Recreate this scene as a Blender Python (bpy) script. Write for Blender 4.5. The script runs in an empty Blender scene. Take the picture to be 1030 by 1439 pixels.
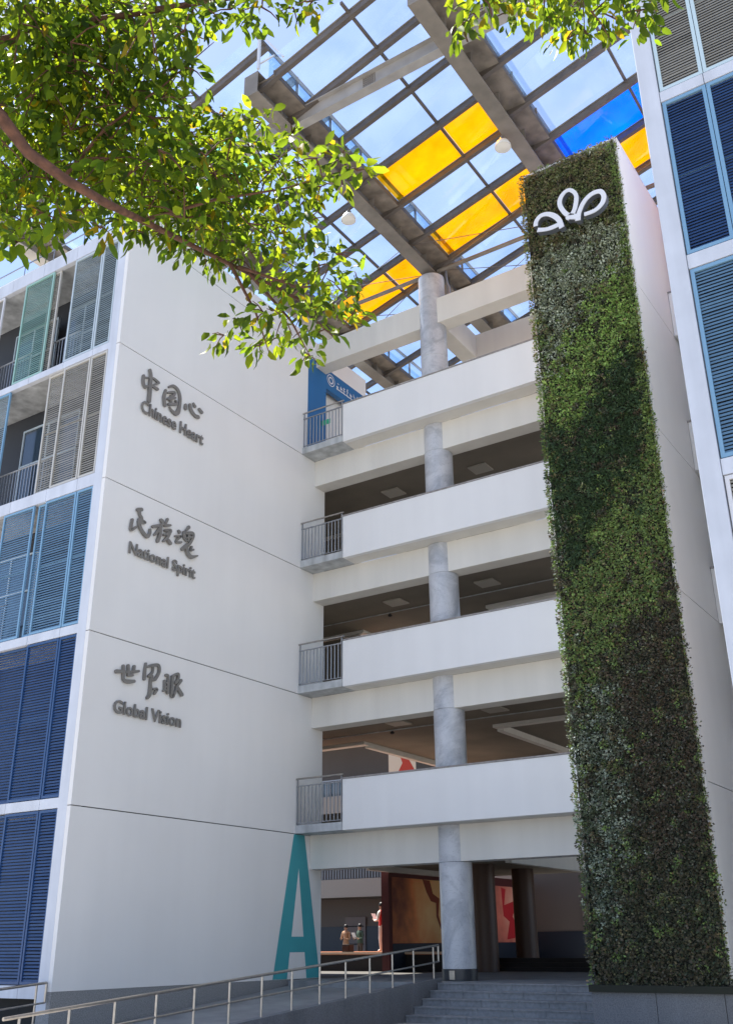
import bpy, bmesh, math, random
import numpy as np
from mathutils import Vector, Matrix
random.seed(11); rng = np.random.default_rng(11)
scene = bpy.context.scene
COL = scene.collection
R = math.radians

# ---------------- camera ----------------
cam_d = bpy.data.cameras.new('camera'); cam = bpy.data.objects.new('camera', cam_d); COL.objects.link(cam)
Mr = Matrix(((0.832772, 0.226287, 0.505258), (0.55355, -0.326174, -0.766285), (-0.008598, 0.917826, -0.39689)))
cam.matrix_world = Matrix.Translation((15.9706, -22.9040, 0.9648)) @ Mr.to_4x4()
cam_d.sensor_fit = 'VERTICAL'; cam_d.sensor_height = 36.0; cam_d.lens = 1401.1 / 1439 * 36
cam_d.clip_start = 0.1; cam_d.clip_end = 3000
scene.camera = cam
# ---------------- sky, sun, exposure ----------------
SUN_AZ = math.atan2(-0.96, 0.20)      # measured from +Y towards +X
SUN_EL = R(63)
world = bpy.data.worlds.new('World'); scene.world = world; world.use_nodes = True
nt = world.node_tree; nt.nodes.clear()
wo = nt.nodes.new('ShaderNodeOutputWorld'); bg = nt.nodes.new('ShaderNodeBackground')
sky = nt.nodes.new('ShaderNodeTexSky'); sky.sky_type = 'NISHITA'; sky.sun_disc = False
sky.sun_elevation = SUN_EL; sky.sun_rotation = SUN_AZ; sky.air_density = 1.0; sky.dust_density = 0.5; sky.ozone_density = 2.5
tc = nt.nodes.new('ShaderNodeTexCoord'); mp = nt.nodes.new('ShaderNodeMapping'); mp.inputs['Scale'].default_value = (1.2, 1.2, 3.2)
ns = nt.nodes.new('ShaderNodeTexNoise'); ns.inputs['Scale'].default_value = 1.9; ns.inputs['Detail'].default_value = 7; ns.inputs['Roughness'].default_value = 0.55
rp = nt.nodes.new('ShaderNodeValToRGB'); rp.color_ramp.elements[0].position = 0.45; rp.color_ramp.elements[1].position = 0.78
rp.color_ramp.elements[1].color = (0.3, 0.3, 0.3, 1)
mx = nt.nodes.new('ShaderNodeMixRGB'); mx.inputs[2].default_value = (3.6, 4.1, 5.2, 1)
nt.links.new(tc.outputs['Generated'], mp.inputs[0]); nt.links.new(mp.outputs[0], ns.inputs['Vector'])
nt.links.new(ns.outputs['Fac'], rp.inputs[0]); nt.links.new(rp.outputs[0], mx.inputs[0])
gr = nt.nodes.new('ShaderNodeMixRGB'); gr.blend_type = 'MULTIPLY'; gr.inputs[0].default_value = 1; gr.inputs[2].default_value = (.97, .97, 1.04, 1)
nt.links.new(sky.outputs[0], gr.inputs[1]); nt.links.new(gr.outputs[0], mx.inputs[1]); nt.links.new(mx.outputs[0], bg.inputs[0]); nt.links.new(bg.outputs[0], wo.inputs[0])
bg.inputs[1].default_value = 0.10
sun_d = bpy.data.lights.new('sun', 'SUN'); sun_d.energy = 5.0; sun_d.angle = R(0.5); sun_d.color = (1.0, 0.95, 0.87)
sun = bpy.data.objects.new('sun', sun_d); COL.objects.link(sun)
sdir = Vector((math.sin(SUN_AZ) * math.cos(SUN_EL), math.cos(SUN_AZ) * math.cos(SUN_EL), math.sin(SUN_EL)))
sun.rotation_euler = sdir.to_track_quat('Z', 'Y').to_euler()
sun.location = (0, 0, 60)
vs = scene.view_settings; vs.view_transform = 'Standard'; vs.look = 'None'; vs.gamma = 1; vs.use_curve_mapping = False
vs.exposure = 1.32
scene.render.engine = 'CYCLES'
scene.cycles.max_bounces = 10; scene.cycles.transparent_max_bounces = 16

# measured outlines: brush strokes on the walls (along, up, half width), planting drifts, leaf clusters
DATA = {"S":{"zhong":[[[-7.05,14.86,0.038],[-7.05,14.69,0.047],[-6.98,14.56,0.048],[-6.87,14.63,0.029]],[[-7.04,14.81,0.029],[-6.87,14.88,0.019],[-6.7,14.95,0.028],[-6.5,14.91,0.038]],[[-6.51,14.89,0.029],[-6.65,14.78,0.028],[-6.76,14.68,0.028]],[[-6.73,14.7,0.028],[-6.52,14.7,0.038]],[[-6.85,15.12,0.047],[-6.8,14.96,0.048],[-6.8,14.67,0.057],[-6.79,14.45,0.057],[-6.79,14.21,0.057]]],
"guo":[[[-6.22,14.81,0.038],[-6.26,14.58,0.048],[-6.21,14.36,0.057]],[[-6.11,14.97,0.029],[-5.95,15.08,0.038],[-5.77,15.04,0.047],[-5.67,14.86,0.047],[-5.66,14.59,0.048],[-5.7,14.4,0.067],[-5.78,14.29,0.057],[-5.94,14.31,0.038],[-6.03,14.38,0.019]],[[-6.14,14.78,0.028],[-5.9,14.9,0.038],[-5.92,14.79,0.038],[-6.12,14.6,0.028]],[[-6.01,14.73,0.038],[-5.99,14.51,0.038]],[[-6.07,14.45,0.038],[-5.81,14.57,0.038]],[[-6.13,14.58,0.028],[-5.85,14.75,0.028]],[[-5.82,14.67,0.028],[-5.76,14.59,0.028]]],
"xin":[[[-5.43,14.73,0.038],[-5.42,14.63,0.057]],[[-5.27,14.8,0.048],[-5.2,14.66,0.057],[-5.04,14.57,0.048],[-4.91,14.58,0.057]],[[-5.14,14.91,0.028],[-5.07,14.85,0.047]],[[-4.89,14.84,0.038],[-4.78,14.79,0.047]]],
"min":[[[-6.84,11.05,0.048],[-6.71,11.1,0.047]],[[-6.79,11.04,0.047],[-6.75,10.94,0.038],[-6.69,10.87,0.047],[-6.71,10.77,0.038]],[[-6.79,10.74,0.028],[-6.55,10.79,0.028],[-6.69,10.83,0.028]],[[-6.99,10.72,0.038],[-7.01,10.55,0.038],[-6.99,10.45,0.038],[-6.83,10.59,0.028]],[[-6.77,10.81,0.038],[-6.74,10.65,0.048],[-6.6,10.51,0.047],[-6.45,10.45,0.047],[-6.37,10.57,0.038],[-6.37,10.67,0.028]]],
"zu":[[[-6.01,11.05,0.048],[-5.96,11.03,0.057]],[[-5.79,11.15,0.038],[-5.84,11.02,0.028]],[[-6.28,10.78,0.038],[-6.02,10.91,0.038],[-5.91,10.99,0.028]],[[-5.87,10.95,0.038],[-5.67,11.02,0.028]],[[-6.02,10.87,0.038],[-6.09,10.73,0.038],[-6.2,10.58,0.028]],[[-6.02,10.87,0.047],[-6.02,10.64,0.048],[-6.08,10.45,0.047]],[[-5.86,10.82,0.029],[-5.65,10.88,0.038],[-5.76,10.75,0.038],[-5.88,10.69,0.028]],[[-5.65,10.85,0.028],[-5.75,10.66,0.038],[-5.88,10.51,0.028]],[[-5.72,10.58,0.048],[-5.63,10.53,0.047]]],
"hun":[[[-5.35,10.97,0.038],[-5.32,10.95,0.047]],[[-5.46,10.79,0.028],[-5.26,10.85,0.028],[-5.39,10.71,0.029],[-5.41,10.63,0.029],[-5.23,10.69,0.028]],[[-4.99,11.2,0.047],[-5.08,11.08,0.028]],[[-5.15,11.0,0.048],[-5.14,10.86,0.038],[-5.05,10.79,0.028]],[[-5.07,11.0,0.038],[-4.84,11.07,0.048],[-4.81,10.97,0.038],[-4.89,10.8,0.038],[-4.98,10.68,0.038]],[[-4.99,11.0,0.028],[-4.98,10.82,0.038]],[[-5.09,10.85,0.019],[-4.84,10.96,0.029]],[[-5.01,10.69,0.047],[-5.18,10.51,0.047]],[[-5.04,10.61,0.038],[-4.96,10.45,0.057],[-4.83,10.4,0.048],[-4.61,10.5,0.019]],[[-4.85,10.68,0.028],[-4.87,10.58,0.028],[-4.78,10.62,0.028]]],
"shi":[[[-7.05,6.85,0.047],[-6.9,6.88,0.038],[-6.69,6.91,0.029],[-6.51,6.95,0.038],[-6.35,7.0,0.029]],[[-6.85,7.02,0.038],[-6.83,6.85,0.038],[-6.8,6.7,0.038],[-6.64,6.69,0.048],[-6.47,6.73,0.038]],[[-6.7,7.06,0.038],[-6.67,6.87,0.038]],[[-6.51,7.08,0.038],[-6.52,6.96,0.038]],[[-6.68,6.83,0.029],[-6.54,6.86,0.029]]],
"jie":[[[-6.14,7.23,0.029],[-6.15,7.03,0.038],[-6.15,6.85,0.038]],[[-6.09,7.16,0.029],[-5.9,7.24,0.038],[-5.71,7.27,0.038],[-5.68,7.11,0.038],[-5.79,6.92,0.038],[-5.87,6.88,0.029]],[[-5.9,7.22,0.028],[-5.9,7.07,0.029],[-6.01,6.95,0.038]],[[-5.92,6.96,0.047],[-5.94,6.79,0.038],[-5.93,6.65,0.048],[-5.94,6.51,0.047],[-6.0,6.42,0.038]],[[-5.82,6.67,0.029],[-5.72,6.68,0.038],[-5.78,6.56,0.028]]],
"yan":[[[-5.47,6.94,0.029],[-5.44,6.72,0.038]],[[-5.43,7.09,0.038],[-5.36,7.08,0.029],[-5.35,6.87,0.038],[-5.34,6.66,0.038]],[[-5.47,6.9,0.019],[-5.35,6.91,0.019]],[[-5.46,6.8,0.019],[-5.35,6.81,0.019]],[[-5.48,6.69,0.029],[-5.4,6.73,0.019]],[[-5.23,7.1,0.028],[-5.03,7.2,0.038],[-5.02,7.06,0.038],[-5.1,6.96,0.038]],[[-5.21,7.1,0.038],[-5.21,6.87,0.038],[-5.18,6.61,0.048],[-5.08,6.75,0.029],[-5.03,6.87,0.038]],[[-4.91,7.06,0.038],[-5.06,6.86,0.029]],[[-5.03,6.87,0.038],[-4.85,6.71,0.047]]],
"logo":[[[8.36,17.71,0.06],[8.39,17.85,0.06],[8.51,17.96,0.06],[8.69,17.94,0.06],[8.86,17.81,0.069],[8.99,17.61,0.069],[9.04,17.35,0.069]],[[8.4,17.57,0.06],[8.61,17.49,0.052],[8.78,17.47,0.06],[8.98,17.48,0.06]],[[9.19,17.54,0.06],[9.38,17.67,0.06],[9.48,17.94,0.06],[9.49,18.19,0.052],[9.36,18.38,0.052],[9.21,18.38,0.052],[9.08,18.23,0.06],[9.06,18.03,0.06],[9.15,17.78,0.06],[9.27,17.62,0.06],[9.51,17.5,0.052]],[[9.47,17.37,0.069],[9.53,17.6,0.06],[9.69,17.86,0.06],[9.9,17.99,0.06],[10.11,17.97,0.06],[10.19,17.8,0.06],[10.13,17.6,0.06],[9.93,17.47,0.052],[9.65,17.47,0.052]],[[9.19,17.58,0.052],[9.33,17.54,0.06],[9.47,17.47,0.06]]]},"Z":{"grey":[[7.96,17.4],[8.91,17.43],[10.61,17.52],[10.57,16.46],[9.49,15.66],[8.86,14.87],[8.19,13.69],[7.86,13.81],[7.81,15.49]],
"lime":[[10.6,16.66],[10.67,14.37],[9.76,13.15],[8.62,12.38],[7.87,12.04],[7.7,13.46],[8.21,13.89],[8.86,14.87],[9.67,15.59]],
"dark":[[10.65,14.18],[10.71,11.18],[9.92,10.19],[9.19,9.51],[8.25,8.54],[7.84,8.63],[7.85,11.85],[9.17,12.58],[9.96,13.46]],
"olive":[[10.71,11.18],[10.72,8.18],[9.73,7.28],[8.86,6.5],[7.93,6.02],[7.91,8.44],[9.19,9.51],[9.92,10.19]],
"brown":[[10.72,8.18],[10.69,5.63],[10.7,2.42],[9.15,2.5],[8.88,5.29],[9.35,6.73]],
"silver":[[7.93,6.02],[8.95,5.88],[8.94,3.18],[8.41,0.99],[7.92,1.9],[7.83,3.25]]},"cl":[[11.95,-18.19,4.95,0.12],[11.53,-20.39,5.26,0.12],[11.95,-19.48,6.56,0.29],[11.82,-19.36,6.75,0.29],[11.55,-18.7,6.12,0.3],[11.77,-18.92,5.86,0.3],[12.84,-19.82,6.12,0.12],[11.68,-20.12,6.26,0.3],[11.66,-20.11,6.28,0.3],[11.64,-18.78,5.62,0.13],[11.5,-19.53,7.13,0.3],[12.12,-20.0,6.27,0.3],[11.94,-20.53,6.23,0.2],[11.55,-19.57,5.4,0.12],[11.87,-19.82,6.07,0.3],[11.28,-19.38,6.8,0.3],[12.37,-18.4,6.3,0.22],[11.5,-19.54,5.88,0.3],[11.4,-19.47,5.98,0.3],[12.91,-19.59,6.55,0.14],[12.2,-18.46,4.98,0.12],[10.83,-18.8,6.38,0.25],[11.53,-19.53,6.34,0.3],[11.64,-19.61,6.22,0.3],[12.47,-18.57,4.77,0.15],[11.19,-20.09,6.11,0.27],[10.99,-19.97,6.34,0.27],[11.77,-19.88,6.58,0.3],[11.76,-19.87,6.59,0.3],[11.12,-20.19,6.8,0.23],[11.79,-19.57,6.61,0.3],[11.53,-19.37,6.96,0.3],[11.18,-18.8,6.87,0.3],[11.77,-19.31,6.14,0.3],[11.43,-20.14,5.61,0.3],[10.49,-19.57,6.57,0.3],[11.79,-19.29,6.66,0.21],[11.5,-19.39,7.34,0.3],[11.56,-19.44,7.26,0.3],[12.07,-19.44,6.18,0.18],[10.9,-19.97,6.66,0.27],[10.74,-19.87,6.85,0.27],[11.82,-17.9,6.05,0.3],[11.64,-18.33,6.31,0.3],[12.0,-18.72,5.86,0.3],[11.86,-19.65,5.06,0.12],[12.38,-18.14,5.67,0.12],[11.67,-18.94,6.06,0.3],[11.47,-18.76,6.29,0.3],[12.94,-18.58,5.88,0.12],[12.02,-18.52,5.47,0.12],[12.19,-18.35,6.04,0.27],[12.16,-18.86,6.29,0.18],[11.88,-18.61,5.47,0.12],[11.53,-20.55,6.15,0.12],[11.86,-19.35,5.24,0.12],[12.67,-19.62,6.74,0.13],[12.05,-20.48,6.3,0.12],[11.69,-19.83,5.8,0.3],[11.27,-19.53,6.27,0.3],[12.35,-20.19,6.41,0.12],[12.43,-19.61,5.82,0.12],[12.55,-18.63,6.26,0.12],[12.4,-18.45,5.63,0.2],[11.29,-18.23,6.63,0.3],[11.75,-18.69,6.07,0.3],[10.71,-19.63,5.89,0.3],[10.65,-19.59,5.95,0.3],[11.55,-19.4,6.15,0.3],[11.83,-19.62,5.81,0.3],[11.62,-19.99,6.13,0.3],[11.3,-19.78,6.52,0.3],[11.75,-19.47,6.41,0.3],[11.93,-19.62,6.18,0.3],[10.87,-19.65,5.59,0.26],[11.85,-20.09,6.4,0.3],[11.74,-20.01,6.55,0.3],[12.46,-19.38,5.53,0.3],[11.3,-18.21,7.04,0.3],[13.17,-19.72,6.02,0.14],[11.21,-19.37,5.97,0.3],[11.57,-19.63,5.6,0.3],[11.66,-20.55,5.74,0.12],[12.74,-18.54,5.76,0.12],[10.95,-18.65,6.44,0.3],[11.23,-18.88,6.14,0.3],[12.24,-18.71,5.56,0.3],[10.35,-19.24,6.27,0.3],[10.58,-19.39,6.05,0.3],[12.99,-19.26,6.8,0.13],[11.47,-20.46,6.66,0.18],[11.75,-18.83,5.75,0.3],[12.14,-19.21,5.3,0.3],[12.48,-19.81,6.34,0.27],[11.65,-19.07,7.62,0.27],[11.22,-19.66,6.36,0.3],[10.56,-19.21,7.1,0.3],[11.32,-20.02,4.98,0.12],[12.97,-18.9,5.61,0.15],[11.66,-20.12,6.65,0.3],[11.76,-20.18,6.51,0.3],[12.0,-17.75,6.83,0.21],[12.72,-19.17,5.83,0.12],[11.83,-18.71,6.56,0.22],[12.01,-19.59,7.01,0.3],[11.58,-19.24,7.65,0.3],[11.44,-20.16,6.59,0.3],[11.84,-20.4,6.1,0.3],[11.33,-20.0,6.31,0.3],[11.24,-19.94,6.42,0.3],[11.07,-19.5,6.13,0.3],[10.76,-19.28,6.46,0.3],[11.76,-18.27,5.92,0.25],[11.12,-19.89,6.73,0.3],[11.32,-20.01,6.49,0.3],[12.2,-20.44,6.19,0.15],[11.98,-20.12,6.68,0.16],[10.48,-19.27,6.5,0.3],[11.06,-19.66,5.91,0.3],[11.83,-19.5,5.56,0.3],[11.43,-19.17,6.01,0.3],[11.4,-20.3,5.16,0.12],[11.82,-19.18,5.66,0.3],[11.56,-18.94,5.95,0.3],[11.8,-19.75,6.99,0.3],[11.81,-19.76,6.97,0.3],[12.06,-17.74,5.06,0.12],[11.01,-18.79,7.23,0.3],[12.05,-19.65,5.92,0.3],[12.15,-18.65,6.37,0.25],[12.69,-18.22,5.1,0.16],[12.01,-20.15,6.07,0.3],[11.29,-19.66,7.0,0.3],[11.48,-19.51,6.81,0.3],[11.81,-19.76,6.39,0.3],[11.86,-18.35,5.11,0.12],[10.89,-19.59,6.52,0.3],[10.89,-19.59,6.52,0.3],[12.17,-18.78,5.96,0.3],[11.79,-18.4,4.98,0.12],[11.83,-19.91,6.16,0.3],[11.17,-19.44,6.99,0.3],[10.96,-19.56,5.57,0.2],[10.79,-19.81,5.72,0.19],[11.72,-20.66,6.07,0.12],[11.91,-18.83,5.58,0.3],[11.11,-18.03,6.49,0.3],[10.75,-19.89,7.15,0.3],[10.99,-20.03,6.87,0.3],[11.01,-20.08,7.18,0.3],[11.11,-20.14,7.05,0.3],[11.69,-19.92,6.83,0.3],[11.59,-19.84,6.97,0.3],[11.49,-19.67,6.32,0.3],[11.17,-19.43,6.71,0.3],[11.46,-20.31,5.51,0.15],[10.41,-19.53,6.47,0.29],[10.94,-19.85,5.95,0.29],[12.53,-19.89,6.53,0.16],[11.27,-18.91,6.52,0.3],[11.3,-18.93,6.49,0.3],[12.89,-19.69,6.22,0.14],[10.8,-19.55,6.33,0.3],[10.44,-19.31,6.71,0.3],[12.55,-18.22,4.84,0.12],[12.25,-19.05,6.26,0.12],[11.68,-19.5,5.83,0.3],[11.84,-19.63,5.64,0.3],[10.77,-19.22,6.15,0.24],[11.35,-18.66,7.03,0.25],[10.65,-19.62,6.79,0.3],[10.92,-19.78,6.5,0.3],[12.16,-18.5,6.01,0.3],[12.5,-18.82,5.78,0.3],[12.58,-18.53,5.71,0.12],[13.29,-19.39,6.47,0.12],[12.43,-18.56,5.08,0.18],[11.58,-18.81,6.41,0.3],[11.66,-18.88,6.31,0.3],[11.56,-19.27,7.24,0.3],[12.12,-19.73,6.44,0.3],[11.45,-19.73,5.12,0.12],[12.37,-18.19,5.08,0.19],[11.65,-19.78,5.15,0.12],[12.34,-17.81,5.33,0.17],[11.7,-18.08,6.85,0.3],[11.91,-17.69,5.94,0.3],[12.8,-18.43,5.23,0.12],[12.03,-18.39,5.38,0.12],[12.24,-19.53,6.26,0.13],[10.94,-19.92,5.73,0.19],[10.65,-19.79,5.42,0.12],[11.77,-18.46,5.97,0.3],[11.78,-18.46,5.96,0.3],[12.4,-18.48,6.02,0.24],[12.65,-20.26,6.13,0.12],[12.74,-19.91,5.92,0.12],[11.28,-19.82,5.09,0.12],[12.73,-19.38,6.52,0.12],[12.73,-18.66,5.37,0.12],[11.78,-20.56,6.48,0.12],[11.51,-18.92,6.45,0.3],[12.18,-19.52,5.62,0.3],[12.27,-17.9,5.52,0.3],[12.46,-19.58,6.88,0.17],[11.27,-18.7,6.09,0.22],[12.45,-19.8,6.15,0.17],[11.74,-18.64,5.57,0.16],[11.86,-20.44,6.21,0.3],[11.88,-20.45,6.18,0.3],[11.33,-18.89,6.26,0.3],[11.88,-19.37,5.64,0.3],[11.95,-17.97,5.14,0.12],[12.36,-19.59,6.28,0.12],[13.15,-18.7,5.57,0.12],[11.85,-18.95,6.39,0.26],[12.08,-19.18,6.08,0.26],[11.8,-17.96,6.24,0.3],[12.8,-19.31,6.99,0.12],[12.07,-18.77,6.2,0.3],[12.4,-19.12,5.75,0.3],[10.93,-19.87,6.26,0.3],[10.58,-19.66,6.63,0.3],[11.39,-19.72,5.96,0.3],[11.13,-19.55,6.23,0.3],[12.67,-18.45,5.18,0.21],[12.71,-18.11,4.96,0.12],[12.51,-19.67,6.56,0.24],[11.26,-20.27,5.92,0.12],[12.17,-18.44,6.43,0.28],[11.87,-20.76,6.18,0.12],[10.34,-19.34,6.51,0.3],[10.47,-19.43,6.38,0.3],[11.75,-17.57,5.83,0.22],[12.08,-19.08,6.3,0.12],[11.33,-19.9,6.26,0.3],[11.5,-20.01,6.06,0.3],[13.42,-19.56,6.06,0.12],[11.77,-20.68,5.72,0.12],[12.55,-17.82,5.52,0.12],[11.58,-18.63,6.38,0.3],[11.72,-18.77,6.21,0.3],[11.77,-19.57,7.3,0.23],[13.1,-19.34,6.44,0.12],[12.37,-19.9,6.73,0.12],[10.39,-19.13,6.42,0.3],[10.96,-19.52,5.86,0.3],[11.25,-20.07,5.13,0.18],[12.18,-19.02,5.8,0.3],[12.17,-19.01,5.81,0.3],[11.51,-19.22,5.58,0.17],[11.66,-18.96,5.58,0.12],[11.14,-19.77,7.12,0.3],[11.62,-20.08,6.51,0.3],[11.55,-19.87,6.41,0.3],[11.81,-20.05,6.1,0.3],[12.1,-19.85,6.01,0.3],[11.83,-19.64,6.36,0.3],[11.27,-18.8,6.99,0.3],[12.01,-19.45,6.04,0.3],[12.71,-18.23,6.01,0.12],[12.47,-19.58,6.09,0.12],[11.07,-19.07,6.26,0.3],[11.0,-19.01,6.35,0.3],[10.7,-19.26,6.32,0.3],[11.21,-19.62,5.8,0.3],[12.1,-19.63,6.72,0.3],[12.63,-20.08,5.93,0.3],[11.53,-19.56,6.03,0.3],[10.81,-19.02,6.85,0.3],[11.73,-20.72,6.19,0.12],[12.16,-17.96,5.11,0.12],[11.31,-20.33,5.71,0.12],[11.33,-20.23,5.09,0.12],[11.27,-19.66,5.45,0.22],[11.49,-17.95,6.64,0.3],[12.62,-19.27,5.85,0.12],[11.73,-18.47,5.81,0.25],[14.77,-18.18,6.39,0.12],[13.98,-17.71,7.65,0.21],[14.37,-18.06,6.73,0.12],[14.88,-18.28,6.4,0.19],[14.14,-18.51,6.79,0.19],[15.04,-18.47,6.31,0.12],[14.08,-18.94,6.55,0.12],[14.45,-18.49,6.48,0.19],[15.0,-18.42,6.06,0.12],[14.74,-18.74,6.19,0.14],[13.96,-18.49,6.65,0.12],[14.48,-18.23,6.34,0.12],[14.59,-18.15,6.39,0.12],[14.73,-18.47,6.17,0.21],[14.19,-18.68,6.73,0.12],[15.15,-18.37,6.26,0.12],[14.57,-18.67,6.5,0.12],[14.98,-18.03,6.6,0.13],[14.26,-18.94,6.1,0.12],[14.33,-18.78,6.13,0.12],[14.53,-18.88,6.17,0.16],[14.39,-17.89,7.13,0.25],[14.94,-18.54,6.26,0.14],[14.15,-18.87,6.48,0.13],[14.57,-18.08,6.81,0.29],[14.74,-18.26,6.71,0.13],[14.04,-18.76,6.54,0.12],[14.47,-19.0,6.19,0.12],[14.39,-18.4,6.45,0.12],[13.99,-18.77,6.25,0.12],[14.87,-17.83,6.55,0.12],[14.75,-18.53,6.52,0.12],[14.36,-17.69,7.2,0.22],[14.52,-18.42,6.65,0.17],[14.63,-17.86,7.0,0.26]]}
# ---------------- helpers ----------------
class MB:
    def __init__(s): s.v = []; s.f = []
    def box(s, x0, x1, y0, y1, z0, z1):
        n = len(s.v)
        s.v += [(x0,y0,z0),(x1,y0,z0),(x1,y1,z0),(x0,y1,z0),(x0,y0,z1),(x1,y0,z1),(x1,y1,z1),(x0,y1,z1)]
        s.f += [tuple(n+i for i in q) for q in ((0,3,2,1),(4,5,6,7),(0,1,5,4),(1,2,6,5),(2,3,7,6),(3,0,4,7))]
        return s
    def bar(s, a, b, w, h, up=(0,0,1)):
        a = Vector(a); b = Vector(b); d = (b-a).normalized(); u = Vector(up)
        if abs(d.dot(u)) > .99: u = Vector((1,0,0))
        sd = d.cross(u).normalized(); u = sd.cross(d)
        n = len(s.v)
        for p in (a, b):
            for i, j in ((-1,-1),(1,-1),(1,1),(-1,1)):
                s.v.append(tuple(p + sd*(i*w/2) + u*(j*h/2)))
        s.f += [tuple(n+i for i in q) for q in ((0,1,2,3),(7,6,5,4),(0,4,5,1),(1,5,6,2),(2,6,7,3),(3,7,4,0))]
        return s
    def tube(s, pts, r, seg=10, cap=True):
        pts = [Vector(p) for p in pts]; n0 = len(s.v); rr = r if isinstance(r, (list, tuple)) else [r]*len(pts)
        ref = None
        for i, p in enumerate(pts):
            d = (pts[min(i+1, len(pts)-1)] - pts[max(i-1, 0)]).normalized()
            if ref is None:
                ref = Vector((0,0,1)) if abs(d.z) < .9 else Vector((1,0,0))
            x = d.cross(ref).normalized(); y = d.cross(x).normalized(); ref = -y if False else ref
            for k in range(seg):
                t = 2*math.pi*k/seg
                s.v.append(tuple(p + x*(rr[i]*math.cos(t)) + y*(rr[i]*math.sin(t))))
        for i in range(len(pts)-1):
            for k in range(seg):
                a = n0+i*seg+k; b = n0+i*seg+(k+1) % seg
                s.f.append((a, b, b+seg, a+seg))
        if cap:
            s.f.append(tuple(n0+k for k in range(seg))[::-1]); s.f.append(tuple(n0+(len(pts)-1)*seg+k for k in range(seg)))
        return s
    def lathe(s, c, prof, seg=24):
        n0 = len(s.v)
        for r_, z in prof:
            for k in range(seg):
                t = 2*math.pi*k/seg; s.v.append((c[0]+r_*math.cos(t), c[1]+r_*math.sin(t), c[2]+z))
        for i in range(len(prof)-1):
            for k in range(seg):
                a = n0+i*seg+k; b = n0+i*seg+(k+1) % seg; s.f.append((a, b, b+seg, a+seg))
        s.f.append(tuple(n0+k for k in range(seg))[::-1]); s.f.append(tuple(n0+(len(prof)-1)*seg+k for k in range(seg)))
        return s
    def poly(s, pts):
        n = len(s.v); s.v += [tuple(p) for p in pts]; s.f.append(tuple(range(n, n+len(pts)))); return s
    def build(s, name, m, parent=None, smooth=False, bevel=0):
        me = bpy.data.meshes.new(name); me.from_pydata([tuple(v) for v in s.v], [], s.f); me.update()
        return link(name, me, m, parent, smooth, bevel)
LOC = {}
def link(name, me, m, parent=None, smooth=False, bevel=0):
    o = bpy.data.objects.new(name, me); COL.objects.link(o)
    if m is not None and not me.materials: me.materials.append(m)
    if smooth:
        me.polygons.foreach_set('use_smooth', [True]*len(me.polygons))
        if smooth == 'auto': me.set_sharp_from_angle(angle=R(40))
    if bevel:
        b = o.modifiers.new('bevel', 'BEVEL'); b.width = bevel; b.segments = 2; b.limit_method = 'ANGLE'
    if parent is not None:
        o.parent = parent
        if parent.get('_base') is not None:
            o.location = -Vector(parent['_base'])
    return o
def thing(name, label, cat, loc=(0,0,0), group=None):
    o = bpy.data.objects.new(name, None); COL.objects.link(o); o.location = loc; o.empty_display_size = .3
    o['label'] = label; o['category'] = cat; o['_base'] = tuple(float(c) for c in loc)
    if group: o['group'] = group
    return o
def tag(o, label=None, cat=None, group=None, kind=None):
    if label: o['label'] = label
    if cat: o['category'] = cat
    if group: o['group'] = group
    if kind: o['kind'] = kind
    return o
def box(name, m, b, parent=None, bevel=0):
    return MB().box(*b).build(name, m, parent, bevel=bevel)

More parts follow.
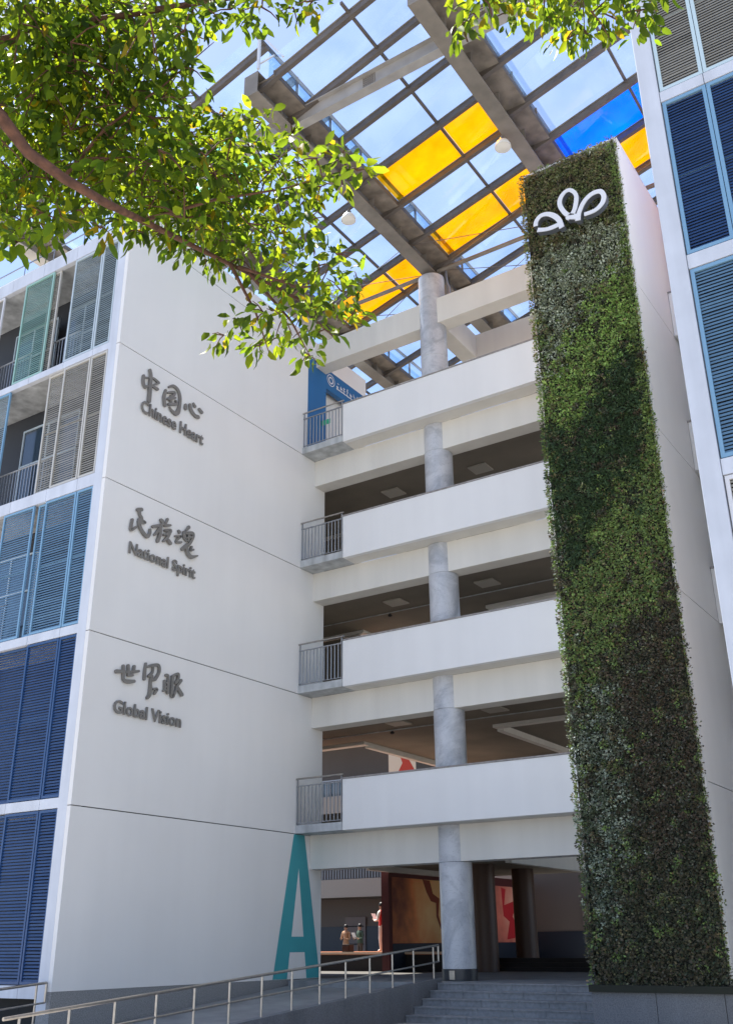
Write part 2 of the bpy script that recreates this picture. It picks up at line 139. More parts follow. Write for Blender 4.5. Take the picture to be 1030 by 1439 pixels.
# ---------------- materials ----------------
def mat(name, col, rough=.6, metal=0, noise=None, spec=.5, bump=None, streak=None, trans=0):
    """noise=(scale, amount, detail) varies the base colour; streak=(scale, amount) adds vertical rain dirt; bump=(scale,strength)"""
    m = bpy.data.materials.new(name); m.use_nodes = True; t = m.node_tree; b = t.nodes['Principled BSDF']
    b.inputs['Base Color'].default_value = (*col, 1); b.inputs['Roughness'].default_value = rough
    b.inputs['Metallic'].default_value = metal; b.inputs['Specular IOR Level'].default_value = spec
    tcn = t.nodes.new('ShaderNodeTexCoord'); src = None
    def mul(prev, fac_socket, amount):
        mr = t.nodes.new('ShaderNodeMapRange'); mr.inputs['From Min'].default_value = .3; mr.inputs['From Max'].default_value = .7
        mr.inputs['To Min'].default_value = 1-amount; mr.inputs['To Max'].default_value = 1+amount*.35
        t.links.new(fac_socket, mr.inputs['Value'])
        mm = t.nodes.new('ShaderNodeMixRGB'); mm.blend_type = 'MULTIPLY'; mm.inputs[0].default_value = 1
        if prev is None: mm.inputs[1].default_value = (*col, 1)
        else: t.links.new(prev, mm.inputs[1])
        t.links.new(mr.outputs[0], mm.inputs[2]); return mm.outputs[0]
    if noise:
        n = t.nodes.new('ShaderNodeTexNoise'); n.inputs['Scale'].default_value = noise[0]; n.inputs['Detail'].default_value = noise[2] if len(noise) > 2 else 6
        t.links.new(tcn.outputs['Object'], n.inputs['Vector']); src = mul(src, n.outputs['Fac'], noise[1])
    if streak:
        mpn = t.nodes.new('ShaderNodeMapping'); mpn.inputs['Scale'].default_value = (streak[0], streak[0], streak[0]*.06)
        n = t.nodes.new('ShaderNodeTexNoise'); n.inputs['Scale'].default_value = 1; n.inputs['Detail'].default_value = 5
        t.links.new(tcn.outputs['Object'], mpn.inputs[0]); t.links.new(mpn.outputs[0], n.inputs['Vector']); src = mul(src, n.outputs['Fac'], streak[1])
    if src is not None: t.links.new(src, b.inputs['Base Color'])
    if bump:
        n = t.nodes.new('ShaderNodeTexNoise'); n.inputs['Scale'].default_value = bump[0]; n.inputs['Detail'].default_value = 5
        bp = t.nodes.new('ShaderNodeBump'); bp.inputs['Strength'].default_value = bump[1]; bp.inputs['Distance'].default_value = .02
        t.links.new(tcn.outputs['Object'], n.inputs['Vector']); t.links.new(n.outputs['Fac'], bp.inputs['Height']); t.links.new(bp.outputs[0], b.inputs['Normal'])
    return m
M = {}
M['white'] = mat('white_render', (.82,.805,.78), .75, noise=(.35,.045), streak=(2.2,.018), bump=(60,.06))
M['parapet'] = mat('white_parapet_paint', (.775,.77,.765), .7, noise=(.5,.04), streak=(2.5,.025), bump=(60,.06))
M['cream'] = mat('cream_render', (.72,.695,.64), .8, noise=(.4,.07), streak=(2,.07), bump=(60,.06))
M['soffit'] = mat('soffit_plaster', (.5,.48,.44), .9, noise=(.8,.1))
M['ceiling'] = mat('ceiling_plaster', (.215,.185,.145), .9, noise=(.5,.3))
M['skirting'] = mat('dark_granite_skirting', (.045,.045,.05), .35)
M['courtyard'] = mat('courtyard_paving', (.1,.095,.085), .7, noise=(2,.2))
M['innercol'] = mat('inner_column_shaded', (.09,.05,.035), .5)  # marble columns standing in shade; the shade is put into this dark colour
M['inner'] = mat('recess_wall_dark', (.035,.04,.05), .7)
M['ceillamp'] = mat('ceiling_light_cover', (.38,.35,.3), .5)
M['dark'] = mat('dark_void', (.02,.02,.022), .8)
M['joint'] = mat('joint_black', (.03,.03,.03), .9)
M['pillar'] = mat('painted_steel_post', (.66,.69,.75), .55, noise=(1.5,.08), streak=(3,.12))
M['granite'] = mat('grey_granite', (.16,.165,.18), .55, noise=(45,.4,3), streak=(1.6,.25))
M['granite_w'] = mat('wall_granite', (.3,.3,.3), .5, noise=(60,.5,3))
M['step'] = mat('step_granite', (.27,.27,.275), .6, noise=(12,.25), streak=(1.2,.2))
M['paving'] = mat('ramp_paving', (.26,.265,.265), .6, noise=(1.4,.3), bump=(30,.1))
M['asphalt'] = mat('ground_paving', (.40,.37,.33), .8, noise=(3,.3))
M['coping'] = mat('coping_stone', (.3,.28,.27), .7, noise=(8,.3))
M['curb'] = mat('slab_edge', (.5,.52,.53), .8, noise=(4,.2), streak=(4,.3))
M['steel'] = mat('stainless_steel', (.43,.405,.38), .3, metal=1, noise=(12,.15))
M['steelgrey'] = mat('grey_rail_steel', (.32,.33,.35), .4, metal=.6)
M['roofsteel'] = mat('brown_grey_roof_steel', (.235,.21,.18), .6, noise=(2.2,.25), bump=(20,.1))
M['roofdark'] = mat('dark_purlin_steel', (.13,.11,.095), .6, noise=(3,.25))
M['roofbeam'] = mat('grey_tie_beam_paint', (.36,.345,.33), .55, noise=(1.8,.25))
M['gutter'] = mat('rusty_gutter_soffit', (.26,.22,.18), .85, noise=(2.6,.45), bump=(12,.3))
M['lampwhite'] = mat('lamp_glass', (.8,.78,.72), .35)
M['lampgrey'] = mat('lamp_metal', (.25,.24,.22), .4, metal=.5)
M['signgrey'] = mat('brushed_dark_letters', (.22,.21,.195), .5, metal=.25, noise=(3,.1))
M['emblem'] = mat('emblem_white', (.72,.73,.78), .4)
M['emblem_side'] = mat('emblem_edge', (.1,.11,.13), .5)
M['teal'] = mat('teal_wall_paint', (.055,.36,.4), .6, noise=(1.2,.08), streak=(2,.06))
M['kiosk'] = mat('kiosk_blue', (.012,.13,.34), .5, noise=(1.5,.08))
M['maroon'] = mat('maroon_panel', (.09,.015,.015), .6)
M['stage'] = mat('stage_boards', (.42,.13,.05), .5, noise=(3,.15))
M['stageedge'] = mat('stage_edge', (.75,.55,.4), .5)
M['skirt'] = mat('stage_skirt', (.025,.02,.02), .8)
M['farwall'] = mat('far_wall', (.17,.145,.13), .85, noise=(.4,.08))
M['farband'] = mat('far_parapet', (.36,.33,.28), .8)
M['dado'] = mat('dado_dark_blue', (.02,.03,.05), .5)
M['bark'] = mat('bark', (.13,.06,.038), .85, noise=(18,.5), bump=(25,.6))
M['soil'] = mat('planting_backing', (.02,.022,.015), .95)
M['screenwhite'] = mat('whiteish_panel', (.6,.6,.6), .5)
M['glassdark'] = mat('window_glass', (.03,.05,.07), .08, spec=.9)
M['doorgrey'] = mat('door_grey', (.2,.16,.15), .6)
def marble(name, c, k=1.0, base=(.56,.57,.6), lo=(.4,.415,.45)):
    m = bpy.data.materials.new(name); m.use_nodes = True; t = m.node_tree; b = t.nodes['Principled BSDF']
    tcn = t.nodes.new('ShaderNodeTexCoord')
    n = t.nodes.new('ShaderNodeTexNoise'); n.inputs['Scale'].default_value = 1.1*k; n.inputs['Detail'].default_value = 9; n.inputs['Distortion'].default_value = 1.6; n.inputs['Roughness'].default_value = .62
    n2 = t.nodes.new('ShaderNodeTexNoise'); n2.inputs['Scale'].default_value = 3.2*k; n2.inputs['Detail'].default_value = 8; n2.inputs['Distortion'].default_value = 2.5
    r = t.nodes.new('ShaderNodeValToRGB'); e = r.color_ramp.elements; e[0].position = .38; e[0].color = (*lo,1); e[1].position = .56; e[1].color = (*base,1)
    r2 = t.nodes.new('ShaderNodeValToRGB'); e = r2.color_ramp.elements; e[0].position = .485; e[0].color = (1,1,1,1); e[1].position = .515; e[1].color = (1,1,1,1)
    x = e.new(.5); x.color = (.62,.62,.64,1)
    mm = t.nodes.new('ShaderNodeMixRGB'); mm.blend_type = 'MULTIPLY'; mm.inputs[0].default_value = .6
    t.links.new(tcn.outputs['Object'], n.inputs['Vector']); t.links.new(tcn.outputs['Object'], n2.inputs['Vector'])
    t.links.new(n.outputs['Fac'], r.inputs[0]); t.links.new(n2.outputs['Fac'], r2.inputs[0])
    t.links.new(r.outputs[0], mm.inputs[1]); t.links.new(r2.outputs[0], mm.inputs[2]); t.links.new(mm.outputs[0], b.inputs['Base Color'])
    b.inputs['Roughness'].default_value = .32
    return m
M['marble'] = marble('column_marble', None)
def glass(name, tr, tl, ktl=.12, kgl=.06):
    m = bpy.data.materials.new(name); m.use_nodes = True; t = m.node_tree; t.nodes.clear()
    o = t.nodes.new('ShaderNodeOutputMaterial'); a = t.nodes.new('ShaderNodeBsdfTransparent'); a.inputs[0].default_value = (*tr,1)
    b = t.nodes.new('ShaderNodeBsdfTranslucent'); b.inputs[0].default_value = (*tl,1)
    g = t.nodes.new('ShaderNodeBsdfGlossy'); g.inputs['Roughness'].default_value = .03; g.inputs[0].default_value = (.9,.95,1,1)
    n = t.nodes.new('ShaderNodeTexNoise'); n.inputs['Scale'].default_value = .9; n.inputs['Detail'].default_value = 6; tcn = t.nodes.new('ShaderNodeTexCoord')
    t.links.new(tcn.outputs['Object'], n.inputs['Vector'])
    mr = t.nodes.new('ShaderNodeMapRange'); mr.inputs['From Min'].default_value = .3; mr.inputs['From Max'].default_value = .75
    mr.inputs['To Min'].default_value = ktl*.6; mr.inputs['To Max'].default_value = ktl*1.5; t.links.new(n.outputs['Fac'], mr.inputs['Value'])
    m1 = t.nodes.new('ShaderNodeMixShader'); t.links.new(mr.outputs[0], m1.inputs[0]); t.links.new(a.outputs[0], m1.inputs[1]); t.links.new(b.outputs[0], m1.inputs[2])
    lw_ = t.nodes.new('ShaderNodeLayerWeight'); pw = t.nodes.new('ShaderNodeMath'); pw.operation = 'POWER'; pw.inputs[1].default_value = 4; t.links.new(lw_.outputs['Facing'], pw.inputs[0])
    fr = t.nodes.new('ShaderNodeMath'); fr.operation = 'MULTIPLY_ADD'; fr.inputs[1].default_value = .7; fr.inputs[2].default_value = .04; t.links.new(pw.outputs[0], fr.inputs[0])
    m2 = t.nodes.new('ShaderNodeMixShader'); t.links.new(fr.outputs[0], m2.inputs[0]); t.links.new(m1.outputs[0], m2.inputs[1]); t.links.new(g.outputs[0], m2.inputs[2])
    t.links.new(m2.outputs[0], o.inputs[0]); return m
M['glass'] = glass('clear_roof_glass', (.80,.89,.98), (.8,.9,1), .05)
M['glassv'] = glass('blue_tinted_glass', (.55,.74,.93), (.6,.8,1), .06)
M['glassyellow'] = glass('yellow_roof_film', (.95,.40,.0), (.6,.22,.0), .6)
M['glassblue'] = glass('blue_roof_film', (.0,.14,.85), (.0,.12,.9), .5)
M['glassgreen'] = glass('green_roof_film', (.2,.8,.6), (.3,.9,.6), .4)
def leafmat(name, attr=True, base=(.06,.12,.02), tl=.45, tcol=None, rough=.35, spec=.5):
    m = bpy.data.materials.new(name); m.use_nodes = True; t = m.node_tree; b = t.nodes['Principled BSDF']; o = t.nodes['Material Output']
    tr = t.nodes.new('ShaderNodeBsdfTranslucent'); mxs = t.nodes.new('ShaderNodeMixShader'); mxs.inputs[0].default_value = tl
    at = t.nodes.new('ShaderNodeAttribute'); at.attribute_name = 'tint'
    t.links.new(at.outputs['Color'], b.inputs['Base Color'])
    mm = t.nodes.new('ShaderNodeMixRGB'); mm.blend_type = 'MULTIPLY'; mm.inputs[0].default_value = 1; mm.inputs[2].default_value = (*(tcol or (2.6,2.5,.9)),1)
    t.links.new(at.outputs['Color'], mm.inputs[1]); t.links.new(mm.outputs[0], tr.inputs[0])
    b.inputs['Roughness'].default_value = rough; b.inputs['Specular IOR Level'].default_value = spec
    t.links.new(b.outputs[0], mxs.inputs[1]); t.links.new(tr.outputs[0], mxs.inputs[2]); t.links.new(mxs.outputs[0], o.inputs[0])
    return m
M['leaf'] = leafmat('tree_leaf', tl=.5, tcol=(8.5,5.6,1.1), rough=.5, spec=.15)
M['wallplant'] = leafmat('living_wall_plant', tl=.15, tcol=(1.5,1.5,.8), rough=.5, spec=.35)
FRAME = {'navy': mat('navy_louvre', (.017,.055,.155), .45, noise=(5,.15), spec=.5), 'sky': mat('light_blue_louvre', (.11,.21,.31), .45, noise=(5,.12)),
         'skyframe': mat('light_blue_frame', (.2,.37,.53), .45), 'navyframe': mat('navy_frame', (.024,.075,.2), .45),
         'beige': mat('beige_louvre', (.3,.28,.23), .5, noise=(5,.12)), 'beigeframe': mat('beige_frame', (.55,.53,.48), .5),
         'slate': mat('blue_grey_louvre', (.21,.27,.28), .5, noise=(5,.12)), 'slateframe': mat('blue_grey_frame', (.5,.58,.62), .5),
         'mint': mat('mint_green_louvre', (.16,.3,.25), .5, noise=(5,.12)), 'mintframe': mat('mint_frame', (.32,.52,.46), .5),
         'paleframe': mat('pale_cyan_frame', (.55,.68,.72), .5), 'whiteframe': mat('white_frame', (.7,.7,.72), .5)}

# ================= SETTING =================
XW = -1.571; YF = -7.94; H = 3.9
tag(box('ground', M['asphalt'], (-400, 400, -400, 400, -.9, -.65)), kind='structure')
tag(box('landing_floor', M['paving'], (-1.4, 14.0, -.42, 30, -.64, .098)), kind='structure')
tag(box('courtyard_floor', M['courtyard'], (-40, -1.4, 1.25, 40, -.64, .09)), kind='structure')

# stairs
st = thing('entrance_stairs', 'grey granite entrance steps between the ramp kerb wall and the green wall plinth', 'stairs', (5.3, -1.5, -.65))
for i in range(5):
    y1 = -.5 - .36*i; z = .1 - .15*i
    n = 6 if i else 5; xs = [3.06] + sorted(3.06 + (7.86-3.06)*(k+random.uniform(-.12,.12))/n for k in range(1, n)) + [7.86]
    for a, b in zip(xs[:-1], xs[1:]):
        s = box('stone_tread', M['step'], (a+.004, b-.004, y1-.02, y1+.36, z-.03, z+random.uniform(-.001,.001)), st, bevel=.004)
        box('riser', M['step'], (a+.004, b-.004, y1, y1+.02, z-.15, z-.032), st)
box('stair_core', M['step'], (3.07, 7.85, -1.92, -.5, -.66, -.52), st)
# ramp
def rz(y): return .10 + .088*(y-1.2)
rp_ = MB(); ys = [1.2, -.5, -3, -6, -9, -13]
rp_.v = []; 
for a, b in zip(ys[:-1], ys[1:]):
    za, zb = min(rz(a), .104), rz(b)
    rp_.poly([(-1.55,a,za),(-1.55,b,zb),(2.9,b,zb),(2.9,a,za)])
tag(rp_.build('ramp_surface', M['paving']), kind='structure')
kb = thing('ramp_kerb_wall', 'stained grey granite kerb wall sloping up along the ramp to the column', 'kerb wall', (2.98, -6, -.65))
for i in range(9):
    a = -.25 - i*1.35; b = a - 1.35
    ta, tb = .205 + .0715*(a+.19), .205 + .0715*(b+.19)
    m = MB(); x0, x1 = 2.86, 3.05
    m.v = [(x0,b+.006,-.66),(x1,b+.006,-.66),(x1,a,-.66),(x0,a,-.66),(x0,b+.006,tb),(x1,b+.006,tb),(x1,a,ta),(x0,a,ta)]
    m.f = [(0,3,2,1),(4,5,6,7),(0,1,5,4),(1,2,6,5),(2,3,7,6),(3,0,4,7)]
    m.build('granite_slab', M['granite'], kb, bevel=.006)
def railing(x, y0, y1, ztop, n, label, mid=.36, low=True, group='steel handrails of the ramp'):
    t = thing('ramp_railing', label, 'railing', (x, (y0+y1)/2, ztop(y0)-1), group)
    MB().tube([(x,y0,ztop(y0)-.36),(x,y0,ztop(y0)),(x,y1,ztop(y1))] if False else [(x,y0,ztop(y0)),(x,y1,ztop(y1))], .026, 12).build('handrail', M['steel'], t, 'auto')
    MB().tube([(x,y0,ztop(y0)-mid),(x,y1,ztop(y1)-mid)], .019, 10).build('middle_rail', M['steel'], t, 'auto')
    MB().tube([(x,y0,ztop(y0)+.0),(x,y0,ztop(y0)-mid)], .024, 10).build('end_post', M['steel'], t, 'auto')
    for i in range(n):
        y = y0 - .24 - i*.912
        if y < y1: break
        p = MB().tube([(x,y,ztop(y)-.72 if low else ztop(y)-.75),(x,y,ztop(y)-.02)], .022, 10).build('post', M['steel'], t, 'auto')
        MB().lathe((x,y,ztop(y)-.725),[(.045,0),(.045,.012),(.024,.02)],12).build('base_flange', M['steel'], p)
railing(2.95, -.22, -12.6, lambda y: .905+.0715*(y+.22), 14, 'long stainless steel handrail along the open edge of the ramp')
railing(-1.68, -7.98, -12.8, lambda y: .29+.0715*(y+7.94), 6, 'short stainless steel handrail ending at the corner of the white wall')

# ---------------- left wing ----------------
lw = thing('left_wing_building', 'left wing with coloured louvre shutters and a big white lettered side wall', 'building', (-6, -3, -.65))
zj = [3.75 + H*k for k in range(5)]
cuts = [.12] + zj + [20.1]
MB().box(-3.0, XW-.03, -7.55, 1.2, -.65, 20.0).build('wall_core', M['joint'], lw)
for i, (a, b) in enumerate(zip(cuts[:-1], cuts[1:])):
    ye = 1.198 if i < 4 else .22
    box('side_wall_panel', M['white'], (XW-.12, XW, YF+.002, ye, a+(.012 if i else 0), b-(.012 if i < 5 else 0)), lw)
box('end_panel', M['white'], (-3.0, XW-.001, 1.2, 1.219, .12, 15.4), lw)
MB().box(XW-.3, XW-.01, YF+.01, 1.19, -.66, .118).build('granite_plinth', M['granite_w'], lw)
A = MB()
xa = XW + .004
def quadA(pts): A.poly([(xa, y, z) for y, z in pts])
ci = .165
outer = lambda z, s: ci + s*(1.02 - (1.02-.245)*(z-.125)/(3.735-.125))
inner = lambda z, s: ci + s*(.42*(1-(z-.125)/(2.86-.125)))
for s in (-1, 1):
    q = [(outer(.125,s),.125),(inner(.125,s),.125),(inner(2.86,s),2.86),(ci,3.735),(outer(3.735,s),3.735)]
    A.poly([(xa, y, z) for y, z in (q if s < 0 else q[::-1])])
A.poly([(xa,inner(.76,-1)+.0,.76),(xa,inner(.76,1),.76),(xa,inner(1.14,1),1.14),(xa,inner(1.14,-1),1.14)])
A.build('painted_letter', M['teal'], lw)
# body of the wing
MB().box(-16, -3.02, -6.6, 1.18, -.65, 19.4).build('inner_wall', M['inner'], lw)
MB().box(-16, XW-.13, -7.54, 3.7, 19.45, 20.0).build('roof_slab', M['white'], lw)
box('corner_post', M['pillar'], (-1.99, XW-.122, YF, -7.5, -.3, 19.6), lw, bevel=.01)
box('corner_post_base', M['granite_w'], (-1.98, XW-.124, YF+.02, -7.5, -.66, -.302), lw)
bands = [(-.02,.22),(3.72,3.94),(7.66,7.88),(11.46,11.79),(15.42,15.62),(19.06,19.5)]
for z0, z1 in bands:
    xs = [-1.992, -2.62, -3.78, -5.2, -6.6, -8.2, -10, -12]
    for a, b in zip(xs[:-1], xs[1:]):
        box('floor_band', M['pillar'], (b+.006, a-.006, YF+.02, YF+.16, z0, z1), lw)
    box('floor_slab', M['curb'], (-12, -3.0+.96, YF+.162, -6.62, z0+.02, z1-.02), lw)
MB().bar((-12,YF+.05,19.92),(-2.2,YF+.05,19.92),.03,.03).build('roof_rail', M['steelgrey'], lw)
for k in range(8): MB().bar((-2.3-1.3*k,YF+.05,19.5),(-2.3-1.3*k,YF+.05,19.92),.02,.02).build('roof_rail_post', M['steelgrey'], lw)
def louvre(parent, x0, x1, z0, z1, col, fcol=None, y=YF+.03, pitch=.066, fw=.055, label=None, midbar=True):
    fm = FRAME[fcol or col]; m = MB()
    m.box(x0+.004, x0+fw, y, y+.05, z0, z1); m.box(x1-fw, x1-.004, y, y+.05, z0, z1)
    m.box(x0+fw, x1-fw, y, y+.05, z0, z0+fw); m.box(x0+fw, x1-fw, y, y+.05, z1-fw, z1)
    if midbar: m.box(x0+fw, x1-fw, y+.052, y+.07, (z0+z1)/2-.02, (z0+z1)/2+.02)
    f = m.build('louvre_shutter', fm, parent)
    if label: f['label'] = label
    s = MB(); z = z0+fw+.02
    while z < z1-fw-.02:
        s.bar((x0+fw-.002, y+.026, z+random.uniform(-.003,.003)), (x1-fw+.002, y+.026, z+random.uniform(-.003,.003)), .045, .006, up=(0, -1, .28+random.gauss(0,.07))); z += pitch
    o = s.build('slats', FRAME[col], f); o.location = (0,0,0); o['kind'] = 'stuff'
    return f
# row 1 & 2 navy
for z0, z1 in ((.24,3.70),(3.96,7.64)):
    louvre(lw, -2.61, -1.995, z0, z1, 'navy', 'navyframe', label='navy louvre shutter'); louvre(lw, -3.77, -2.63, z0, z1, 'navy', 'navyframe', label='navy louvre shutter')
    louvre(lw, -5.0, -3.80, z0, z1, 'navy', 'navyframe', y=YF+.12, label='navy louvre shutter set further back'); louvre(lw, -6.3, -5.02, z0, z1, 'navy', 'navyframe')
# row 3 light blue
louvre(lw, -2.60, -1.995, 7.9, 11.44, 'sky', 'skyframe', label='light blue louvre shutter'); louvre(lw, -3.77, -2.62, 7.9, 11.44, 'sky', 'skyframe', label='light blue louvre shutter')
louvre(lw, -4.12, -3.78, 7.9, 11.44, 'sky', 'skyframe', y=YF+.1); louvre(lw, -5.42, -4.2, 7.9, 11.44, 'sky', 'skyframe', y=YF+.03, label='light blue louvre shutter slid left')
# row 4 beige
louvre(lw, -2.66, -2.03, 11.81, 15.40, 'beige', 'beigeframe', label='beige louvre shutter'); louvre(lw, -3.72, -2.68, 11.81, 15.40, 'beige', 'beigeframe', label='beige louvre shutter')
louvre(lw, -4.4, -3.73, 11.81, 15.40, 'beige', 'beigeframe', y=YF+.1, label='beige louvre shutter slid behind the next one'); louvre(lw, -7.2, -5.95, 11.81, 15.40, 'slate', 'skyframe', label='pale blue louvre shutter')
# row 5
louvre(lw, -2.66, -2.03, 15.64, 19.04, 'slate', 'slateframe', label='blue grey louvre shutter'); louvre(lw, -3.82, -2.68, 15.64, 19.04, 'slate', 'slateframe', label='blue grey louvre shutter')
louvre(lw, -4.95, -4.5, 15.64, 19.04, 'beige', 'beigeframe', y=YF+.1, label='narrow beige louvre shutter'); louvre(lw, -5.98, -4.72, 15.64, 19.04, 'mint', 'mintframe', label='mint green louvre shutter')
louvre(lw, -7.9, -6.95, 15.64, 19.04, 'beige', 'whiteframe', label='white framed louvre shutter')
# openings behind: windows + balustrades
for (x0, x1, z0, z1) in ((-5.95,-4.4,11.8,15.4),(-4.6,-3.8,15.6,19.04),(-7.0,-5.9,15.6,19.04),(-6.6,-5.4,7.9,11.4)):
    yb = -6.95
    wn = MB()
    for xx in (x0-.5, (x0+x1)/2-.2, x1+.3): wn.box(xx, xx+.05, yb, yb+.06, z0+.3, z1-.7)
    wn.box(x0-.5, x1+.35, yb-.002, yb+.058, z0+1.7, z0+1.75); wn.box(x0-.5, x1+.35, yb-.002, yb+.058, z1-.75, z1-.7)
    w = wn.build('window', FRAME['slateframe'], lw)
    MB().box(x0-.5, x1+.35, yb+.03, yb+.04, z0+.3, z1-.7).build('pane', M['glassdark'], w).location = (0,0,0)
    bl = MB(); bl.tube([(x0-.3,YF+.28,z0+1.1),(x1+.3,YF+.28,z0+1.1)], .025, 8)
    b_ = bl.build('balustrade', M['steelgrey'], lw)
    x = x0-.3
    while x < x1+.3:
        s = MB().bar((x,YF+.28,z0+.1),(x,YF+.28,z0+1.08),.022,.03).build('baluster', M['steelgrey'], b_); s.location = (0,0,0); x += .125

# ---------------- wall signs ----------------
def spline(pts, n=7):
    P = [Vector(p) for p in pts]
    if len(P) == 2:
        return [P[0].lerp(P[1], i/4) for i in range(5)]
    out = []
    for i in range(len(P)-1):
        p0 = P[max(i-1,0)]; p1 = P[i]; p2 = P[i+1]; p3 = P[min(i+2,len(P)-1)]
        for k in range(n):
            t = k/n
            out.append(.5*((2*p1)+(p2-p0)*t+(2*p0-5*p1+4*p2-p3)*t*t+(3*p1-p0-3*p2+p3)*t**3))
    out.append(P[-1]); return out
def ribbon(m, pts, to3, front, back, cap=True):
    """rounded brush stroke (u, v, halfwidth) raised between two depths"""
    P = spline(pts); L = []; Rr = []
    for i, p in enumerate(P):
        d = P[min(i+1,len(P)-1)] - P[max(i-1,0)]; d = Vector((d.x, d.y)).normalized(); nrm = Vector((-d.y, d.x))
        L.append((p.x+nrm.x*p.z, p.y+nrm.y*p.z)); Rr.append((p.x-nrm.x*p.z, p.y-nrm.y*p.z))
    n = len(P); base = len(m.v)
    for dep in (front, back):
        for q in L: m.v.append(to3(q[0], q[1], dep))
        for q in Rr: m.v.append(to3(q[0], q[1], dep))
    def idx(side, i, d): return base + d*2*n + side*n + i
    for i in range(n-1):
        m.f.append((idx(0,i,0), idx(1,i,0), idx(1,i+1,0), idx(0,i+1,0)))
        m.f.append((idx(0,i,0), idx(0,i+1,0), idx(0,i+1,1), idx(0,i,1)))
        m.f.append((idx(1,i+1,0), idx(1,i,0), idx(1,i,1), idx(1,i+1,1)))
    m.f.append((idx(1,0,0), idx(0,0,0), idx(0,0,1), idx(1,0,1))); m.f.append((idx(0,n-1,0), idx(1,n-1,0), idx(1,n-1,1), idx(0,n-1,1)))
    if cap:
        for i, sgn in ((0,-1),(n-1,1)):
            p = P[i]; q = P[1] if i == 0 else P[n-2]
            d = Vector((p.x-q.x, p.y-q.y)).normalized(); a0 = math.atan2(d.y, d.x); c = len(m.v); K = 7
            for dep in (front, back):
                for k in range(K+1):
                    a = a0 - math.pi/2 + math.pi*k/K; m.v.append(to3(p.x+math.cos(a)*p.z, p.y+math.sin(a)*p.z, dep))
            m.f.append(tuple(c+k for k in range(K+1)))
            for k in range(K): m.f.append((c+k, c+k+1, c+K+2+k, c+K+1+k))
def character(key, parent, zoff=0):
    m = MB()
    for i, s in enumerate(DATA['S'][key]):
        ribbon(m, s, lambda u, v, d: (d, u, v), XW+.066+.0022*i, XW+.022)
    return m.build('character', M['signgrey'], parent)
FONT = None
def letters(txt, y0, y1, zb, h, parent, xf):
    """each letter is its own solid mesh, spread between y0 and y1 on the wall"""
    data = []
    cu = bpy.data.curves.new('letter_curve', 'FONT'); cu.size = 1; cu.resolution_u = 3
    def width(s):
        cu.body = s; o = bpy.data.objects.new('t', cu); COL.objects.link(o); bpy.context.view_layer.update(); w = o.dimensions.x; bpy.data.objects.remove(o); return w
    base = width('||')
    adv = []
    for i in range(len(txt)): adv.append(width('|'+txt[:i]+'|') - base)
    total = width('|'+txt+'|') - base
    sc = (y1-y0)/total
    for i, ch in enumerate(txt):
        if ch == ' ': continue
        c2 = bpy.data.curves.new('letter_curve', 'FONT'); c2.body = ch; c2.size = 1; c2.resolution_u = 3; c2.extrude = .06; c2.offset = .02
        o = bpy.data.objects.new('t', c2); COL.objects.link(o); bpy.context.view_layer.update()
        me = bpy.data.meshes.new_from_object(o.evaluated_get(bpy.context.evaluated_depsgraph_get())); bpy.data.objects.remove(o); bpy.data.curves.remove(c2)
        n = len(me.vertices); co = np.empty(n*3); me.vertices.foreach_get('co', co); co = co.reshape(-1,3)
        hs = h/.729
        out = np.stack([XW+.05+co[:,2]*.3, y0+(adv[i]+co[:,0])*sc, zb+co[:,1]*hs], 1)
        me.vertices.foreach_set('co', out.ravel()); me.update(); me.materials.clear()
        me.name = 'letter'
        link('letter', me, M['signgrey'], parent)
sg = thing('wall_lettering', 'highest raised grey sign on the white wall, Chinese Heart', 'wall sign', (XW, -5.9, 13.6))
for k in ('zhong','guo','xin'): character(k, sg)
letters('Chinese Heart', -7.05, -4.66, 13.80, .36, sg, 0)
sg = thing('wall_lettering', 'middle raised grey sign on the white wall, National Spirit', 'wall sign', (XW, -5.9, 9.8))
for k in ('min','zu','hun'): character(k, sg)
letters('National Spirit', -7.03, -4.64, 9.84, .31, sg, 0)
sg = thing('wall_lettering', 'lowest raised grey sign on the white wall, Global Vision', 'wall sign', (XW, -5.9, 5.8))
for k in ('shi','jie','yan'): character(k, sg)
letters('Global Vision', -7.05, -4.79, 5.90, .31, sg, 0)

